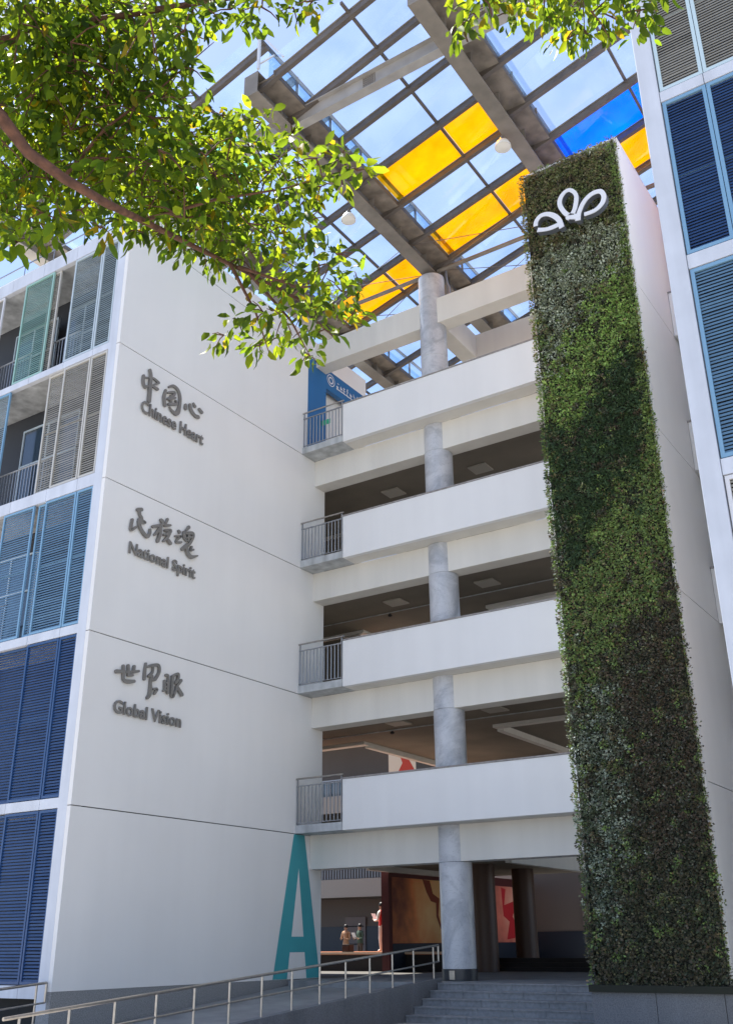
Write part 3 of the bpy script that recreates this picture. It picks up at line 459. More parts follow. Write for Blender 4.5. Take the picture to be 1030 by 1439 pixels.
# ---------------- link building (open galleries) ----------------
gb = thing('gallery_building', 'white open gallery block with stacked parapets between the two wings', 'building', (4, 3, .1))
for k in range(4):
    zb = 3.751 + H*k; zt = zb + 1.334
    for x0, x1 in ((0.0, 7.88), (10.54, 12.9)):
        box('parapet', M['parapet'], (x0, x1, 0, .16, zb, zt), gb, bevel=.008)
        box('coping', M['coping'], (x0-.015, x1, -.02, .19, zt+.002, zt+.045), gb, bevel=.006)
        box('slab_edge', M['cream'], (x0, x1, .162, .657, zb, zb+.25), gb)
        bx0 = x0 if x0 > 0 else XW+.002
        box('front_beam', M['cream'], (bx0, x1, .66, 1.22, zb-.90, zb-.002 if x0 > 5 else zb-.002), gb, bevel=.006)
    # balcony bay with steel railing
    box('balcony_slab', M['curb'], (XW-.06, -.003, -.03, .656, zb, zb+.215), gb, bevel=.006)
    rl = MB().tube([(XW+.02,-.03,zb+1.46),(.06,-.03,zb+1.46)], .026, 10).build('balcony_railing', M['steel'], gb, 'auto')
    t1 = MB().bar((XW+.02,.0,zb+1.27),(-.01,.0,zb+1.27),.04,.03); t1.bar((XW+.02,0,zb+.27),(-.01,0,zb+.27),.03,.02)
    t1.bar((XW+.05,0,zb+.22),(XW+.05,0,zb+1.45),.03,.03); t1.bar((-.03,0,zb+.22),(-.03,0,zb+1.45),.03,.03)
    f_ = t1.build('rail_frame', M['steelgrey'], rl); f_.location = (0,0,0)
    for i in range(11):
        x = XW+.17+i*.125
        s = MB().bar((x,0,zb+.28),(x,0,zb+1.255),.02,.03).build('baluster', M['steelgrey'], rl); s.location = (0,0,0)
    # floor slab / ceilings
    if k < 4:
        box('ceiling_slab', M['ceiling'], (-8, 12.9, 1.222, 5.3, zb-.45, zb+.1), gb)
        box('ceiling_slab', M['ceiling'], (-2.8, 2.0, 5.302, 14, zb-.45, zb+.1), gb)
        box('edge_beam', M['cream'], (-2.98, -2.802, 5.62, 14, zb-.62, zb+.1), gb)
        box('edge_beam', M['cream'], (2.002, 2.22, 5.62, 14, zb-.62, zb+.1), gb)
        box('edge_beam', M['cream'], (-8, -2.802, 5.302, 5.6, zb-.55, zb+.1), gb)
        box('edge_beam', M['cream'], (2.002, 12.9, 5.302, 5.6, zb-.55, zb+.1), gb)
        # rear parapets of the galleries
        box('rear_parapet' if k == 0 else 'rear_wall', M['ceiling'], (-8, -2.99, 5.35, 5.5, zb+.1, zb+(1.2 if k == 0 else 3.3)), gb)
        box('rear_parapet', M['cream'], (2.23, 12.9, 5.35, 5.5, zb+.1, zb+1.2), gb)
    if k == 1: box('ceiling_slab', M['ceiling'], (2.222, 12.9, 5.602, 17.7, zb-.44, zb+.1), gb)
    for lx, ly in (((3.1,3.3),(-.2,3.3)) if k > 0 else ()):
        box('ceiling_light', M['ceillamp'], (lx-.32, lx+.32, ly-.3, ly+.3, zb-.5, zb-.452), gb, bevel=.01)
# ring beams above the terrace
zt0, zt1 = 19.05, 19.97
box('ring_beam', M['cream'], (XW+.002, 7.88, .66, 1.22, zt0, zt1), gb, bevel=.006)
box('ring_beam', M['cream'], (2.72, 3.25, 1.223, 3.24, zt0+.003, zt1-.003), gb, bevel=.006)
box('ring_beam', M['cream'], (2.722, 12.9, 3.243, 3.8, zt0, zt1), gb, bevel=.006)
box('ring_beam', M['cream'], (10.54, 12.9, .66, 1.22, zt0, zt1), gb, bevel=.006)
def column(cx, cy, r, z0, z1, parent, joints, base=True, m='marble'):
    zs = [z0] + [j for j in joints if z0 < j < z1] + [z1]
    c0 = None
    for a, b in zip(zs[:-1], zs[1:]):
        c0 = MB().lathe((cx,cy,0),[(r-.006,a+.003),(r,a+.009),(r,b-.009),(r-.006,b-.003)],40).build('column_drum', M[m], parent, 'auto')
    MB().lathe((cx,cy,0),[(r-.02,z0),(r-.02,z1)],24).build('column_core', M['joint'], parent)
    if base: MB().lathe((cx,cy,0),[(r+.015,z0-.26),(r+.015,z0)],40).build('column_skirting', M['skirting'], parent, 'auto')
jn = [2.84,3.75,6.75,7.66,10.64,11.55,14.55,15.45,17.9,20.05]
column(2.88, .94, .425, .36, 20.98, gb, jn)
column(10.97, .94, .425, .36, 20.98, gb, jn)
box('skirting_plate', M['steel'], (2.83, 2.98, .49, .505, .13, .33), gb)
for (cx, cy) in ((0.0,8.0),(0.0,11.0),(6.4,8.0),(6.4,4.9)):
    MB().lathe((cx,cy,0),[(.38,.1),(.38,3.3)],28).build('inner_column', M['innercol'], gb, 'auto')
for k in range(4):
    for yy, x1_ in ((1.9,7.8),(4.1,7.8)): MB().tube([(-7.5,yy,3.27+H*k),(x1_,yy,3.27+H*k)], .018, 6).build('ceiling_conduit', M['curb'], gb)
# wall cameras & small fittings in the ceilings
for k in (1,2): MB().lathe((-1.0, 4.2, 3.3+H*k-.13),[(.03,.13),(.03,.08),(.07,.06),(.07,.02),(.03,0)],14).build('dome_camera', M['dark'], gb, 'auto')

# ---------------- kiosk on the terrace ----------------
kk = thing('terrace_kiosk', 'blue fronted kiosk with white sign on the roof terrace', 'kiosk', (-3, 2, 15.65))
box('wall', M['kiosk'], (-1.75, XW, .225, 1.255, 15.7, 19.30), kk)
box('wall', M['kiosk'], (-1.75, XW, 1.258, 3.73, 18.52, 19.30), kk)
box('wall', M['white'], (-1.78, XW-.003, .225, 3.73, 19.302, 20.05), kk)
box('inner_wall', M['white'], (-2.9, -1.9, 1.5, 3.7, 15.7, 19.2), kk)
box('shade_fin', M['glassgreen'], (XW, XW+.35, 1.0, 1.03, 16.95, 17.12), kk)
sgk = MB()
for rr0, rr1 in ((.20,.23),(.09,.14)):
    K = 24
    for i in range(K):
        a, b = 2*math.pi*i/K, 2*math.pi*(i+1)/K
        sgk.poly([(XW+.012, 1.52+rr0*math.cos(a), 18.95+rr0*math.sin(a)),(XW+.012, 1.52+rr1*math.cos(a), 18.95+rr1*math.sin(a)),(XW+.012, 1.52+rr1*math.cos(b), 18.95+rr1*math.sin(b)),(XW+.012, 1.52+rr0*math.cos(b), 18.95+rr0*math.sin(b))])
sgk.build('round_emblem', M['emblem'], kk)
rr = random.Random(4)
for i in range(7):          # brush script glyphs, too small to read in the photograph
    gl = MB(); y = 1.86 + i*.205; z = 18.97
    for q in range(4):
        a = (y+rr.uniform(.0,.06), z+rr.uniform(-.09,.1)); b = (y+rr.uniform(.09,.15), a[1]+rr.uniform(-.03,.05)) if q < 2 else (a[0]+rr.uniform(.02,.07), a[1]-rr.uniform(.08,.14))
        ribbon(gl, [(a[0],a[1],.011),((a[0]+b[0])/2+rr.uniform(-.01,.01),(a[1]+b[1])/2+rr.uniform(-.01,.01),.014),(b[0],b[1],.009)], lambda u, v, d: (d, u, v), XW+.011+.0012*q, XW+.004)
    gl.build('character', M['emblem'], kk)
sgt = MB()
sgt.box(XW+.004, XW+.011, 1.86, 3.24, 18.78, 18.82)
sgt.build('sign_writing', M['emblem'], kk)

# ---------------- living wall fin ----------------
fn = thing('living_wall', 'tall slab covered with living plants in diagonal green and brown drifts', 'green wall', (9.2, -1.5, -.65))
box('slab_backing', M['soil'], (7.92, 10.44, -2.86, -2.72, .2, 19.75), fn)
fcuts = [.2, 3.79, 7.68, 11.52, 15.43, 19.9]
MB().box(7.96, 10.50, -2.7, .62, -.65, 19.88).build('slab_core', M['joint'], fn)
for a, b in zip(fcuts[:-1], fcuts[1:]):
    box('side_panel', M['white'], (10.501, 10.53, -2.74, .64, a+.01, b-.01), fn)
    box('side_panel', M['white'], (7.93, 7.959, -2.74, -.003, a+.01, b-.01), fn)
box('front_trim', M['parapet'], (10.455, 10.528, -2.86, -2.742, .2, 19.9), fn)
box('front_trim', M['parapet'], (7.932, 7.975, -2.86, -2.742, .2, 19.9), fn)
box('cap', M['parapet'], (7.93, 10.53, -2.86, .64, 19.902, 19.96), fn)
box('planter_tray', M['soil'], (7.86, 10.7, -3.1, -2.7, .08, .2), fn)
pl = thing('plinth_wall', 'stained grey granite plinth under the green wall at the foot of the steps', 'plinth', (9.5, -2, -.65))
for i in range(4):
    box('granite_slab', M['granite'], (7.87+i*1.25+.004, 7.87+(i+1)*1.25-.004, -3.02, -.5, -.66, .078), pl, bevel=.006)

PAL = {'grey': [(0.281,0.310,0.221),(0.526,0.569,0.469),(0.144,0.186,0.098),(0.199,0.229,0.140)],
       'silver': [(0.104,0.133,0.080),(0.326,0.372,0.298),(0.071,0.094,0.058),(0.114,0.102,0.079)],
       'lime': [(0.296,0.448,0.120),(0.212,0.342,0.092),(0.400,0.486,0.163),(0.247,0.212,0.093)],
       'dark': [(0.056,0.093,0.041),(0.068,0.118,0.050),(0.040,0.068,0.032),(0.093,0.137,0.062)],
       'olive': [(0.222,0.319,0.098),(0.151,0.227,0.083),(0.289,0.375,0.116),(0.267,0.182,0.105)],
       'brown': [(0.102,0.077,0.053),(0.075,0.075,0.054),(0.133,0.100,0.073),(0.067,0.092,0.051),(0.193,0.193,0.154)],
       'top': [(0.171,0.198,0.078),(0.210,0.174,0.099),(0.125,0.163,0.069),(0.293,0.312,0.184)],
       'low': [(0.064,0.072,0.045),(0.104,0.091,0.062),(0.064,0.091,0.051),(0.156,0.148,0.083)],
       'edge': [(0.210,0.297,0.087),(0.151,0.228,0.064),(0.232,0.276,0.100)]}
def inpoly(x, y, P):
    c = False; j = len(P)-1
    for i in range(len(P)):
        if (P[i][1] > y) != (P[j][1] > y) and x < (P[j][0]-P[i][0])*(y-P[i][1])/(P[j][1]-P[i][1])+P[i][0]: c = not c
        j = i
    return c
def leaf_cloud(name, C, D, N, Ln, Wd, tint, m, parent, fold=.0):
    """C centres, D axis dirs, N normals (n,3); one 2-quad folded blade per leaf"""
    n = len(C); D = D/np.linalg.norm(D,axis=1,keepdims=True); S = np.cross(D, N); S /= np.linalg.norm(S,axis=1,keepdims=True)+1e-9; N2 = np.cross(S, D)
    L = Ln[:,None]; W = Wd[:,None]; K = rng.uniform(-.06, .34, (n,1))
    if fold:
        V = np.stack([C, C+D*L*.35+S*W*.5+N2*W*fold, C+D*L*.72+S*W*.42+N2*W*fold*.8-N2*L*K*.35, C+D*L-N2*L*K, C+D*L*.72-S*W*.42+N2*W*fold*.8-N2*L*K*.35, C+D*L*.35-S*W*.5+N2*W*fold, C+D*L*.35, C+D*L*.72-N2*L*K*.35], 1)
        F = np.array([0,6,1, 6,7,2, 6,2,1, 7,3,2, 0,5,6, 6,5,4, 6,4,7, 7,4,3]).reshape(-1,3)
    else:
        V = np.stack([C, C+D*L*.5+S*W*.5, C+D*L, C+D*L*.5-S*W*.5], 1); F = np.array([[0,1,2],[0,2,3]])
    k = V.shape[1]; V = V.reshape(-1,3); idx = (np.arange(n)[:,None,None]*k + F[None]).reshape(-1)
    me = bpy.data.meshes.new(name); me.vertices.add(len(V)); me.vertices.foreach_set('co', V.ravel().astype(np.float32))
    nf = len(idx)//3; me.loops.add(len(idx)); me.loops.foreach_set('vertex_index', idx.astype(np.int32)); me.polygons.add(nf)
    me.polygons.foreach_set('loop_start', np.arange(0, nf*3, 3, dtype=np.int32)); me.polygons.foreach_set('loop_total', np.full(nf, 3, np.int32))
    me.update(calc_edges=True)
    ca = me.color_attributes.new('tint', 'FLOAT_COLOR', 'POINT')
    col = np.ones((n, k, 4), np.float32); col[:,:,:3] = tint[:,None,:]; ca.data.foreach_set('color', col.ravel())
    return link(name, me, m, parent)
C_, D_, L_, W_, T_ = [], [], [], [], []
x = 7.9
py = random.Random(3)
from mathutils import noise as mnoise
while x < 10.46:
    z = .22
    while z < 19.85:
        cx = x + py.uniform(-.035,.035); cz = z + py.uniform(-.035,.035)
        jx = cx + .4*mnoise.noise((cx*1.3, cz*1.3, 1)) + py.gauss(0,.16); jz = cz + .6*mnoise.noise((cx*1.1, cz*1.1, 5)) + py.gauss(0,.30)
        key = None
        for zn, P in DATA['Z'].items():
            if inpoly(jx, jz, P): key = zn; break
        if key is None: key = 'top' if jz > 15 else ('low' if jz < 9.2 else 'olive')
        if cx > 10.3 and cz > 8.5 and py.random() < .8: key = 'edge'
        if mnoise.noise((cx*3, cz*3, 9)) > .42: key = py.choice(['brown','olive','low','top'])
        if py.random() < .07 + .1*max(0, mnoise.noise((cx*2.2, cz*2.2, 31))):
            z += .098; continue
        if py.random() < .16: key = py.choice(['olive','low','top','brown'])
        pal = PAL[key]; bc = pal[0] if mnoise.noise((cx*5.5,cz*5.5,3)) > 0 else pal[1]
        rad = py.uniform(.045,.10); dep = .04 + .12*abs(mnoise.noise((cx*3,cz*3,7))) + py.uniform(0,.08); drop = py.random() < .03
        nl = 30 if not drop else 46
        for i in range(nl):
            th = py.uniform(0, 2*math.pi); r_ = rad*math.sqrt(py.random())*1.15
            u, v = math.cos(th)*r_, math.sin(th)*r_
            C_.append((cx+u, -2.87-dep*(1-(r_/rad/1.2)**2)-(py.uniform(0,.14) if drop else 0), cz+v))
            D_.append((u/rad*1.0+py.gauss(0,.35), -.7+py.gauss(0,.3), v/rad*.8+py.gauss(0,.35)-(.5 if key == 'dark' else .1)))
            ln = py.uniform(.03,.075)*(1.5 if key == 'dark' else 1); L_.append(ln); W_.append(ln*(.3 if key == 'dark' else .62))
            c = bc if py.random() < .55 else py.choice(pal); g = py.uniform(.65,1.35); T_.append((c[0]*g, c[1]*g, c[2]*g))
        z += .098
    x += .098
C_ = np.array(C_); D_ = np.array(D_); N_ = rng.normal(0,.35,C_.shape) + np.array([0,-1,.35])
# side tufts
o = leaf_cloud('wall_plants', C_, D_, N_, np.array(L_), np.array(W_), np.array(T_), M['wallplant'], fn); o['kind'] = 'stuff'
n = 2600; zz = rng.uniform(.3,19.8,n); side = np.where(rng.random(n) < .5, 7.9, 10.46)
Cs = np.stack([side, rng.uniform(-2.95,-2.84,n), zz],1); sg_ = np.where(side < 9, -1., 1.)[:,None]
Ds = np.concatenate([sg_*rng.uniform(.3,1,(n,1)), rng.normal(-.5,.4,(n,1)), rng.normal(-.1,.5,(n,1))],1)
ts = np.array([PAL['edge'][i % 3] if side[i] < 9 else PAL['olive'][i % 4] for i in range(n)])*rng.uniform(.6,1.2,(n,1))
o = leaf_cloud('edge_plants', Cs, Ds, rng.normal(0,1,Cs.shape), rng.uniform(.05,.12,n), rng.uniform(.02,.04,n), ts, M['wallplant'], fn); o['kind'] = 'stuff'

em = thing('flower_emblem', 'white looping three petal emblem fixed near the top of the green wall', 'emblem', (9.25, -3.1, 17.9))
for i, s in enumerate(DATA['S']['logo']):
    m = MB(); ribbon(m, s, lambda u, v, d: (u, d, v), -3.42-.0025*i, -3.405, cap=False); f = m.build('loop', M['emblem'], em)
    m = MB(); ribbon(m, s, lambda u, v, d: (u, d, v), -3.404, -3.24-.003*i, cap=False); g = m.build('loop_side', M['emblem_side'], f); g.location = (0,0,0)
for y in ((8.6,17.9),(9.3,18.1),(9.8,17.9)): MB().bar((y[0],-3.2,y[1]),(y[0],-2.8,y[1]),.03,.03).build('bracket', M['emblem_side'], em)

# ---------------- right wing ----------------
rw = thing('right_wing_building', 'right wing with navy and light blue louvre shutters beside the green wall', 'building', (16, -5, -.65))
box('corner_post', M['pillar'], (12.48, 12.82, YF, -7.3, -.65, 24), rw, bevel=.01)
box('added_dark_strip', M['inner'], (12.803, 12.835, -7.70, -6.901, -.6, 23.9), rw)  # dark sheet added over the bright white wall, keeps the slat gaps dark
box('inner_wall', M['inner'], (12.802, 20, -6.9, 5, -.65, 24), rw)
box('side_wall', M['white'], (12.5, 12.8, -7.29, 5, -.65, 24), rw)
for z0, z1 in ((-.05,.2),(3.74,3.96),(7.70,7.98),(11.66,11.95),(15.50,15.74),(19.4,19.64)):
    for a, b in ((12.83,13.64),(13.652,15.3),(15.31,17)):
        box('floor_band', M['pillar'], (a, b, YF+.02, YF+.2, z0, z1), rw)
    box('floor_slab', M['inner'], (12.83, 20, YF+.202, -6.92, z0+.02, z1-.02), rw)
for a, b in ((12.84,13.655),(13.66,15.2)):
    louvre(rw, a, b, .22, 3.72, 'navy', 'navyframe', fw=.07); louvre(rw, a, b, 3.98, 7.68, 'beige', 'whiteframe', fw=.07, label='white framed beige louvre shutter')
    louvre(rw, a, b, 8.0, 11.64, 'sky', 'skyframe', fw=.07, label='light blue louvre shutter'); louvre(rw, a, b, 11.97, 15.48, 'navy', 'skyframe', fw=.07, label='navy louvre shutter with mid blue frame')
    louvre(rw, a, b, 15.76, 19.38, 'beige', 'paleframe', fw=.07, label='grey louvre shutter with pale cyan frame'); louvre(rw, a, b, 19.66, 23.2, 'slate', 'slateframe', fw=.07)

# ---------------- glass canopy ----------------
cp = thing('glass_canopy', 'sawtooth steel and glass roof with yellow and blue panes over the terrace', 'canopy', (3, 2, 21.15))
GX = [-7.1, -2.1, 2.88, 7.86, 12.84]; T = .275; YA, YB = -8.3, 14.0; ZG = 21.15
PY = [-8.06] + [-6.76 + 1.57*k for k in range(14)]
for gx in GX:
    m = MB(); m.box(gx-.225, gx+.225, YA, YB, ZG, ZG+.03); m.box(gx-.02, gx+.02, YA, YB, ZG+.03, ZG+.66); m.box(gx-.225, gx+.225, YA, YB, ZG+.66, ZG+.69)
    g = m.build('girder', M['roofsteel'], cp)
    g2 = MB().box(gx+.05, gx+.64, YA+.15, YB, ZG+.44, ZG+.46).build('gutter', M['gutter'], g); g2.location = (0,0,0)
    e = MB().box(gx+.60, gx+.65, YA+.15, YB, ZG+.46, ZG+.62).build('gutter_edge', M['roofdark'], g); e.location = (0,0,0)
    y = YA+.05
    sme = None
    for py_ in PY[:-1]:
        if sme is None:
            s_ = MB().box(gx-.22, gx-.021, 0, .012, ZG+.031, ZG+.659).box(gx+.021, gx+.22, 0, .012, ZG+.031, ZG+.42).build('stiffener', M['roofsteel'], g); sme = s_.data
        else:
            s_ = bpy.data.objects.new('stiffener', sme); COL.objects.link(s_); s_.parent = g
        s_.location = (0, py_+.78, 0)
    ep = MB().box(gx-.225, gx+.225, YA-.02, YA-.002, ZG-.02, ZG+.7).build('end_plate', M['roofsteel'], g); ep.location = (0,0,0)
COLP = {}
def zr(x, gx): return ZG+.6+T*(x-(gx+.65))
for si, gx in enumerate(GX[:-1]):
    x0 = gx+.65; x1 = gx+4.98+.26; xm = (x0+x1)/2
    for i, y in enumerate(PY):
        a = (gx+.03, y, zr(gx+.03, gx)-.12); b = (x1+.02, y, zr(x1+.02, gx)-.12)
        p = MB().bar(a, b, .125, .17, up=(-T,0,1)).build('purlin', M['roofdark'], cp)
        q = MB().bar((x0,y,zr(x0,gx)+.0),(x1,y,zr(x1,gx)+.0),.17,.03,up=(-T,0,1)).build('flashing', M['roofsteel'], p); q.location = (0,0,0)
    MB().bar((xm,YA-.15,zr(xm,gx)-.04),(xm,PY[-1],zr(xm,gx)-.04),.07,.08).build('glazing_bar', M['roofdark'], cp)
    MB().bar((x1-.02,YA-.15,zr(x1,gx)-.06),(x1,PY[-1],zr(x1,gx)-.06),.07,.10).build('ridge_bar', M['roofdark'], cp)
    for i in range(-1, len(PY)-1):
        ya = PY[i]+.07 if i >= 0 else PY[0]-.42; yb = PY[i+1]-.07
        for h, (xa_, xb_) in enumerate(((x0+.01, xm-.03),(xm+.03, x1))):
            mt = 'glass'
            if si == 2 and i in (3, 5): mt = 'glassyellow'
            if si == 3 and i == 4: mt = 'glassblue'
            if si == 3 and i in (5, 8): mt = 'glassyellow'
            if si == 1 and i == 6: mt = 'glassyellow'
            if si == 1 and i == 1 and h == 0: mt = 'glassgreen'
            ml = MB(); z_a, z_b = zr(xa_,gx)+.02, zr(xb_,gx)+.02
            ml.v = [(xa_,ya,z_a),(xb_,ya,z_b),(xb_,yb,z_b),(xa_,yb,z_a)]+[(xa_,ya,z_a+.012),(xb_,ya,z_b+.012),(xb_,yb,z_b+.012),(xa_,yb,z_a+.012)]
            ml.v = ml.v[:4]; ml.f = [(0,1,2,3)]
            gp = ml.build('glass_pane', M[mt], cp)
            if mt != 'glass': gp['label'] = {'glassyellow':'yellow glass pane','glassblue':'blue glass pane','glassgreen':'green glass pane'}[mt]
        # upright glazing between the ridge and the next gutter
        if i >= 0:
            xv = x1+.05
            MB().poly([(xv,ya,ZG+.72),(xv,yb,ZG+.72),(xv,yb,zr(x1,gx)-.12),(xv,ya,zr(x1,gx)-.12)]).build('upright_pane', M['glassv'], cp)
            MB().box(xv-.03, xv+.03, yb+.02, yb+.07, ZG+.692, zr(x1,gx)-.1).build('upright_mullion', M['roofdark'], cp)
    # end triangle of the tooth
    fr = MB(); fr.bar((x1,YA-.05,ZG+.7),(x1,YA-.05,zr(x1,gx)),.06,.07); fr.bar((x1+.06,YA-.02,zr(x1,gx)),(x1+.8,YA-.02,ZG+.66),.05,.05); fr.bar((x1+.03,YA-.02,ZG+.9),(x1+.5,YA-.02,ZG+.9),.04,.04)
    fr.build('tooth_end_frame', M['pillar'], cp)
# tie beams and braces
m = MB()
for gx in (GX[1], GX[2], GX[3]):
    y = -6.72; a = gx+.226; b = gx+4.98-.226
    m = MB(); m.box(a, b, y-.13, y+.13, ZG-.0, ZG+.02); m.box(a, b, y-.01, y+.01, ZG+.02, ZG+.50); m.box(a, b, y-.13, y+.13, ZG+.50, ZG+.52)
    t_ = m.build('tie_beam', M['roofbeam'], cp)
    pm = MB().box((a+b)/2-.05, (a+b)/2+.33, y-.022, y-.011, ZG+.04, ZG+.48)
    sp = pm.build('splice_plate', M['roofsteel'], t_); sp.location = (0,0,0)
    bl = MB()
    for i in range(5):
        for j in range(6): bl.box((a+b)/2-.02+i*.065, (a+b)/2+.005+i*.065, y-.035, y-.0225, ZG+.07+j*.068, ZG+.095+j*.068)
    bo = bl.build('bolts', M['roofdark'], sp) if False else bl.build('bolts', M['roofdark'], t_); bo.location = (0,0,0); bo['kind'] = 'stuff'
    MB().tube([(gx+.2,1.05,ZG+.16),(gx+4.78,1.05,ZG+.16)], .07, 12).build('tie_tube', M['roofsteel'], cp, 'auto')
    for s in (0, 1):
        for (ya, yb) in ((1.05, 3.5), (1.05, -.55)):
            MB().tube([(gx+.2 if s else gx+4.78, ya, ZG+.2),(gx+4.78 if s else gx+.2, yb, ZG+.2)], .012, 6).build('brace_rod', M['roofdark'], cp)
for cx in (2.88, 10.97-.0):
    MB().lathe((cx,.94,20.985),[(.2,0),(.2,.02),(.13,.03),(.13,.165)],20).build('bearing', M['roofdark'], cp)
MB().tube([(3.32,1.3,19.97),(3.33,1.3,20.7),(3.25,1.3,20.95),(3.2,1.3,21.6)], .06, 10).build('rain_pipe', M['steelgrey'], cp, 'auto')

def lamp(x, y, z, label):
    t = thing('dome_lamp', label, 'lamp', (x, y, z), 'dome lamps hanging from the canopy girders')
    MB().tube([(x,y,z+.32),(x,y,ZG)], .018, 8).build('rod', M['lampgrey'], t)
    MB().lathe((x,y,z),[(.05,.34),(.08,.33),(.085,.24),(.12,.2)],20).build('housing', M['lampgrey'], t, 'auto')
    MB().lathe((x,y,z),[(.10,.22),(.17,.17),(.215,.06),(.22,0),(.205,.0),(.16,.15)],28).build('lamp_shade', M['lampwhite'], t, 'auto')
    MB().lathe((x,y,z),[(.0,-.035),(.12,-.025),(.2,.0),(.2,.012)],28).build('lens', M['lampwhite'], t, 'auto')
lamp(7.63, -3.38, 20.72, 'round white dome lamp under the girder to the right, near the green wall')
lamp(2.49, -3.28, 20.72, 'round white dome lamp under the girder to the left, beside the leaves')

# ---------------- courtyard behind ----------------
bb = thing('rear_building', 'pale building across the courtyard with a gallery railing, seen through the entrance', 'building', (-10, 26, .1))
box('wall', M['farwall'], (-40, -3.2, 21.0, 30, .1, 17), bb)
box('dado', M['dado'], (-40, -3.2, 20.95, 20.998, .1, 1.72), bb)
for k in range(4):
    box('gallery_parapet', M['farband'], (-40, -3.2, 18.8, 18.95, 2.97+H*k, 3.78+H*k), bb)
    box('gallery_slab', M['ceiling'], (-40, -3.2, 18.951, 20.94, 2.97+H*k, 3.2+H*k), bb)
    r_ = MB(); r_.bar((-40,18.85,4.55+H*k),(-3.2,18.85,4.55+H*k),.05,.05).build('gallery_rail', M['steelgrey'], bb)
    if k < 2:
        bs = MB(); x = -18.0
        while x < -8: bs.bar((x,18.85,3.8+H*k),(x,18.85,4.52+H*k),.03,.03); x += .16
        o = bs.build('gallery_balusters', M['steelgrey'], bb); o['kind'] = 'stuff'
box('door', M['doorgrey'], (-14.4, -13.2, 20.9, 20.949, .1, 2.15), bb)
md = MB()
for zz_ in (.9,1.3,1.7): md.box(-14.3,-13.3,20.88,20.899,zz_,zz_+.05)
md.build('door_bars', M['dark'], bb)
for k in (1,2,3):
    for xx in (-16.5,-13.6,-10.7,-7.6):
        w = MB().box(xx, xx+2.0, 20.93, 20.99, 3.9+H*k-1.5+.9, 3.9+H*k+.9).build('window', M['glassdark'], bb)
nb = thing('banner', 'cream banner with a red pattern hanging in the courtyard gallery', 'banner', (-6.7, 14, 7.3))
box('cloth', mat('banner_cream', (.85,.78,.62), .8), (-7.35, -6.0, 14.0, 14.02, 7.3, 9.3), nb)
bq = MB(); bq.poly([(-6.9,13.995,7.6),(-6.2,13.995,7.3),(-6.02,13.995,7.6),(-6.55,13.995,8.5),(-6.9,13.995,8.7),(-6.65,13.995,8.0)]); bq.build('red_pattern', mat('banner_red', (.6,.08,.05), .8), nb)

# mural wall
def muralmat(name, y0, z0, hot, mid, cold, sc=1.6):
    m = bpy.data.materials.new(name); m.use_nodes = True; t = m.node_tree; b = t.nodes['Principled BSDF']; tcn = t.nodes.new('ShaderNodeTexCoord')
    mp_ = t.nodes.new('ShaderNodeMapping'); mp_.inputs['Location'].default_value = (0, -y0/sc, -z0/sc*1.3); mp_.inputs['Scale'].default_value = (0, 1/sc, 1.3/sc)
    g = t.nodes.new('ShaderNodeTexGradient'); g.gradient_type = 'SPHERICAL'
    n = t.nodes.new('ShaderNodeTexNoise'); n.inputs['Scale'].default_value = 1.2; n.inputs['Detail'].default_value = 6
    ad = t.nodes.new('ShaderNodeMath'); ad.operation = 'MULTIPLY_ADD'; ad.inputs[1].default_value = .7; 
    r = t.nodes.new('ShaderNodeValToRGB'); e = r.color_ramp.elements; e[0].position = .25; e[0].color = (*cold,1); e[1].position = .95; e[1].color = (*hot,1); x = e.new(.55); x.color = (*mid,1)
    t.links.new(tcn.outputs['Object'], mp_.inputs[0]); t.links.new(mp_.outputs[0], g.inputs[0]); t.links.new(tcn.outputs['Object'], n.inputs['Vector'])
    t.links.new(n.outputs['Fac'], ad.inputs[0]); t.links.new(g.outputs['Fac'], ad.inputs[2]); t.links.new(ad.outputs[0], r.inputs[0]); t.links.new(r.outputs[0], b.inputs['Base Color'])
    b.inputs['Roughness'].default_value = .6; return m
mw = thing('mural_wall', 'long side wall painted with an orange and red mural behind the stage', 'mural', (-3.1, 12, .1))
MB().box(-3.3, -3.01, 7.0, 17.7, .1, 3.3).build('wall', M['maroon'], mw)
def mural(y0, y1, z0, z1, mt): MB().box(-3.008, -3.002, y0, y1, z0, z1).build('mural_panel', mt, mw)
mural(7.2, 11.6, .95, 3.0, muralmat('mural_orange', 11.2, 2.3, (1,.6,.26), (.85,.27,.08), (.2,.06,.04), 3.4))
mural(11.65, 14.6, .95, 3.0, muralmat('mural_ochre', 14.0, 2.6, (.9,.58,.3), (.5,.24,.1), (.16,.07,.045)))
mural(14.65, 17.6, .95, 3.0, muralmat('mural_red', 17.0, 2.2, (.95,.45,.32), (.75,.2,.14), (.35,.1,.07), 2.4))
fig = MB()
def shape(pts, x=-2.998): fig.poly([(x, y, z) for y, z in pts])
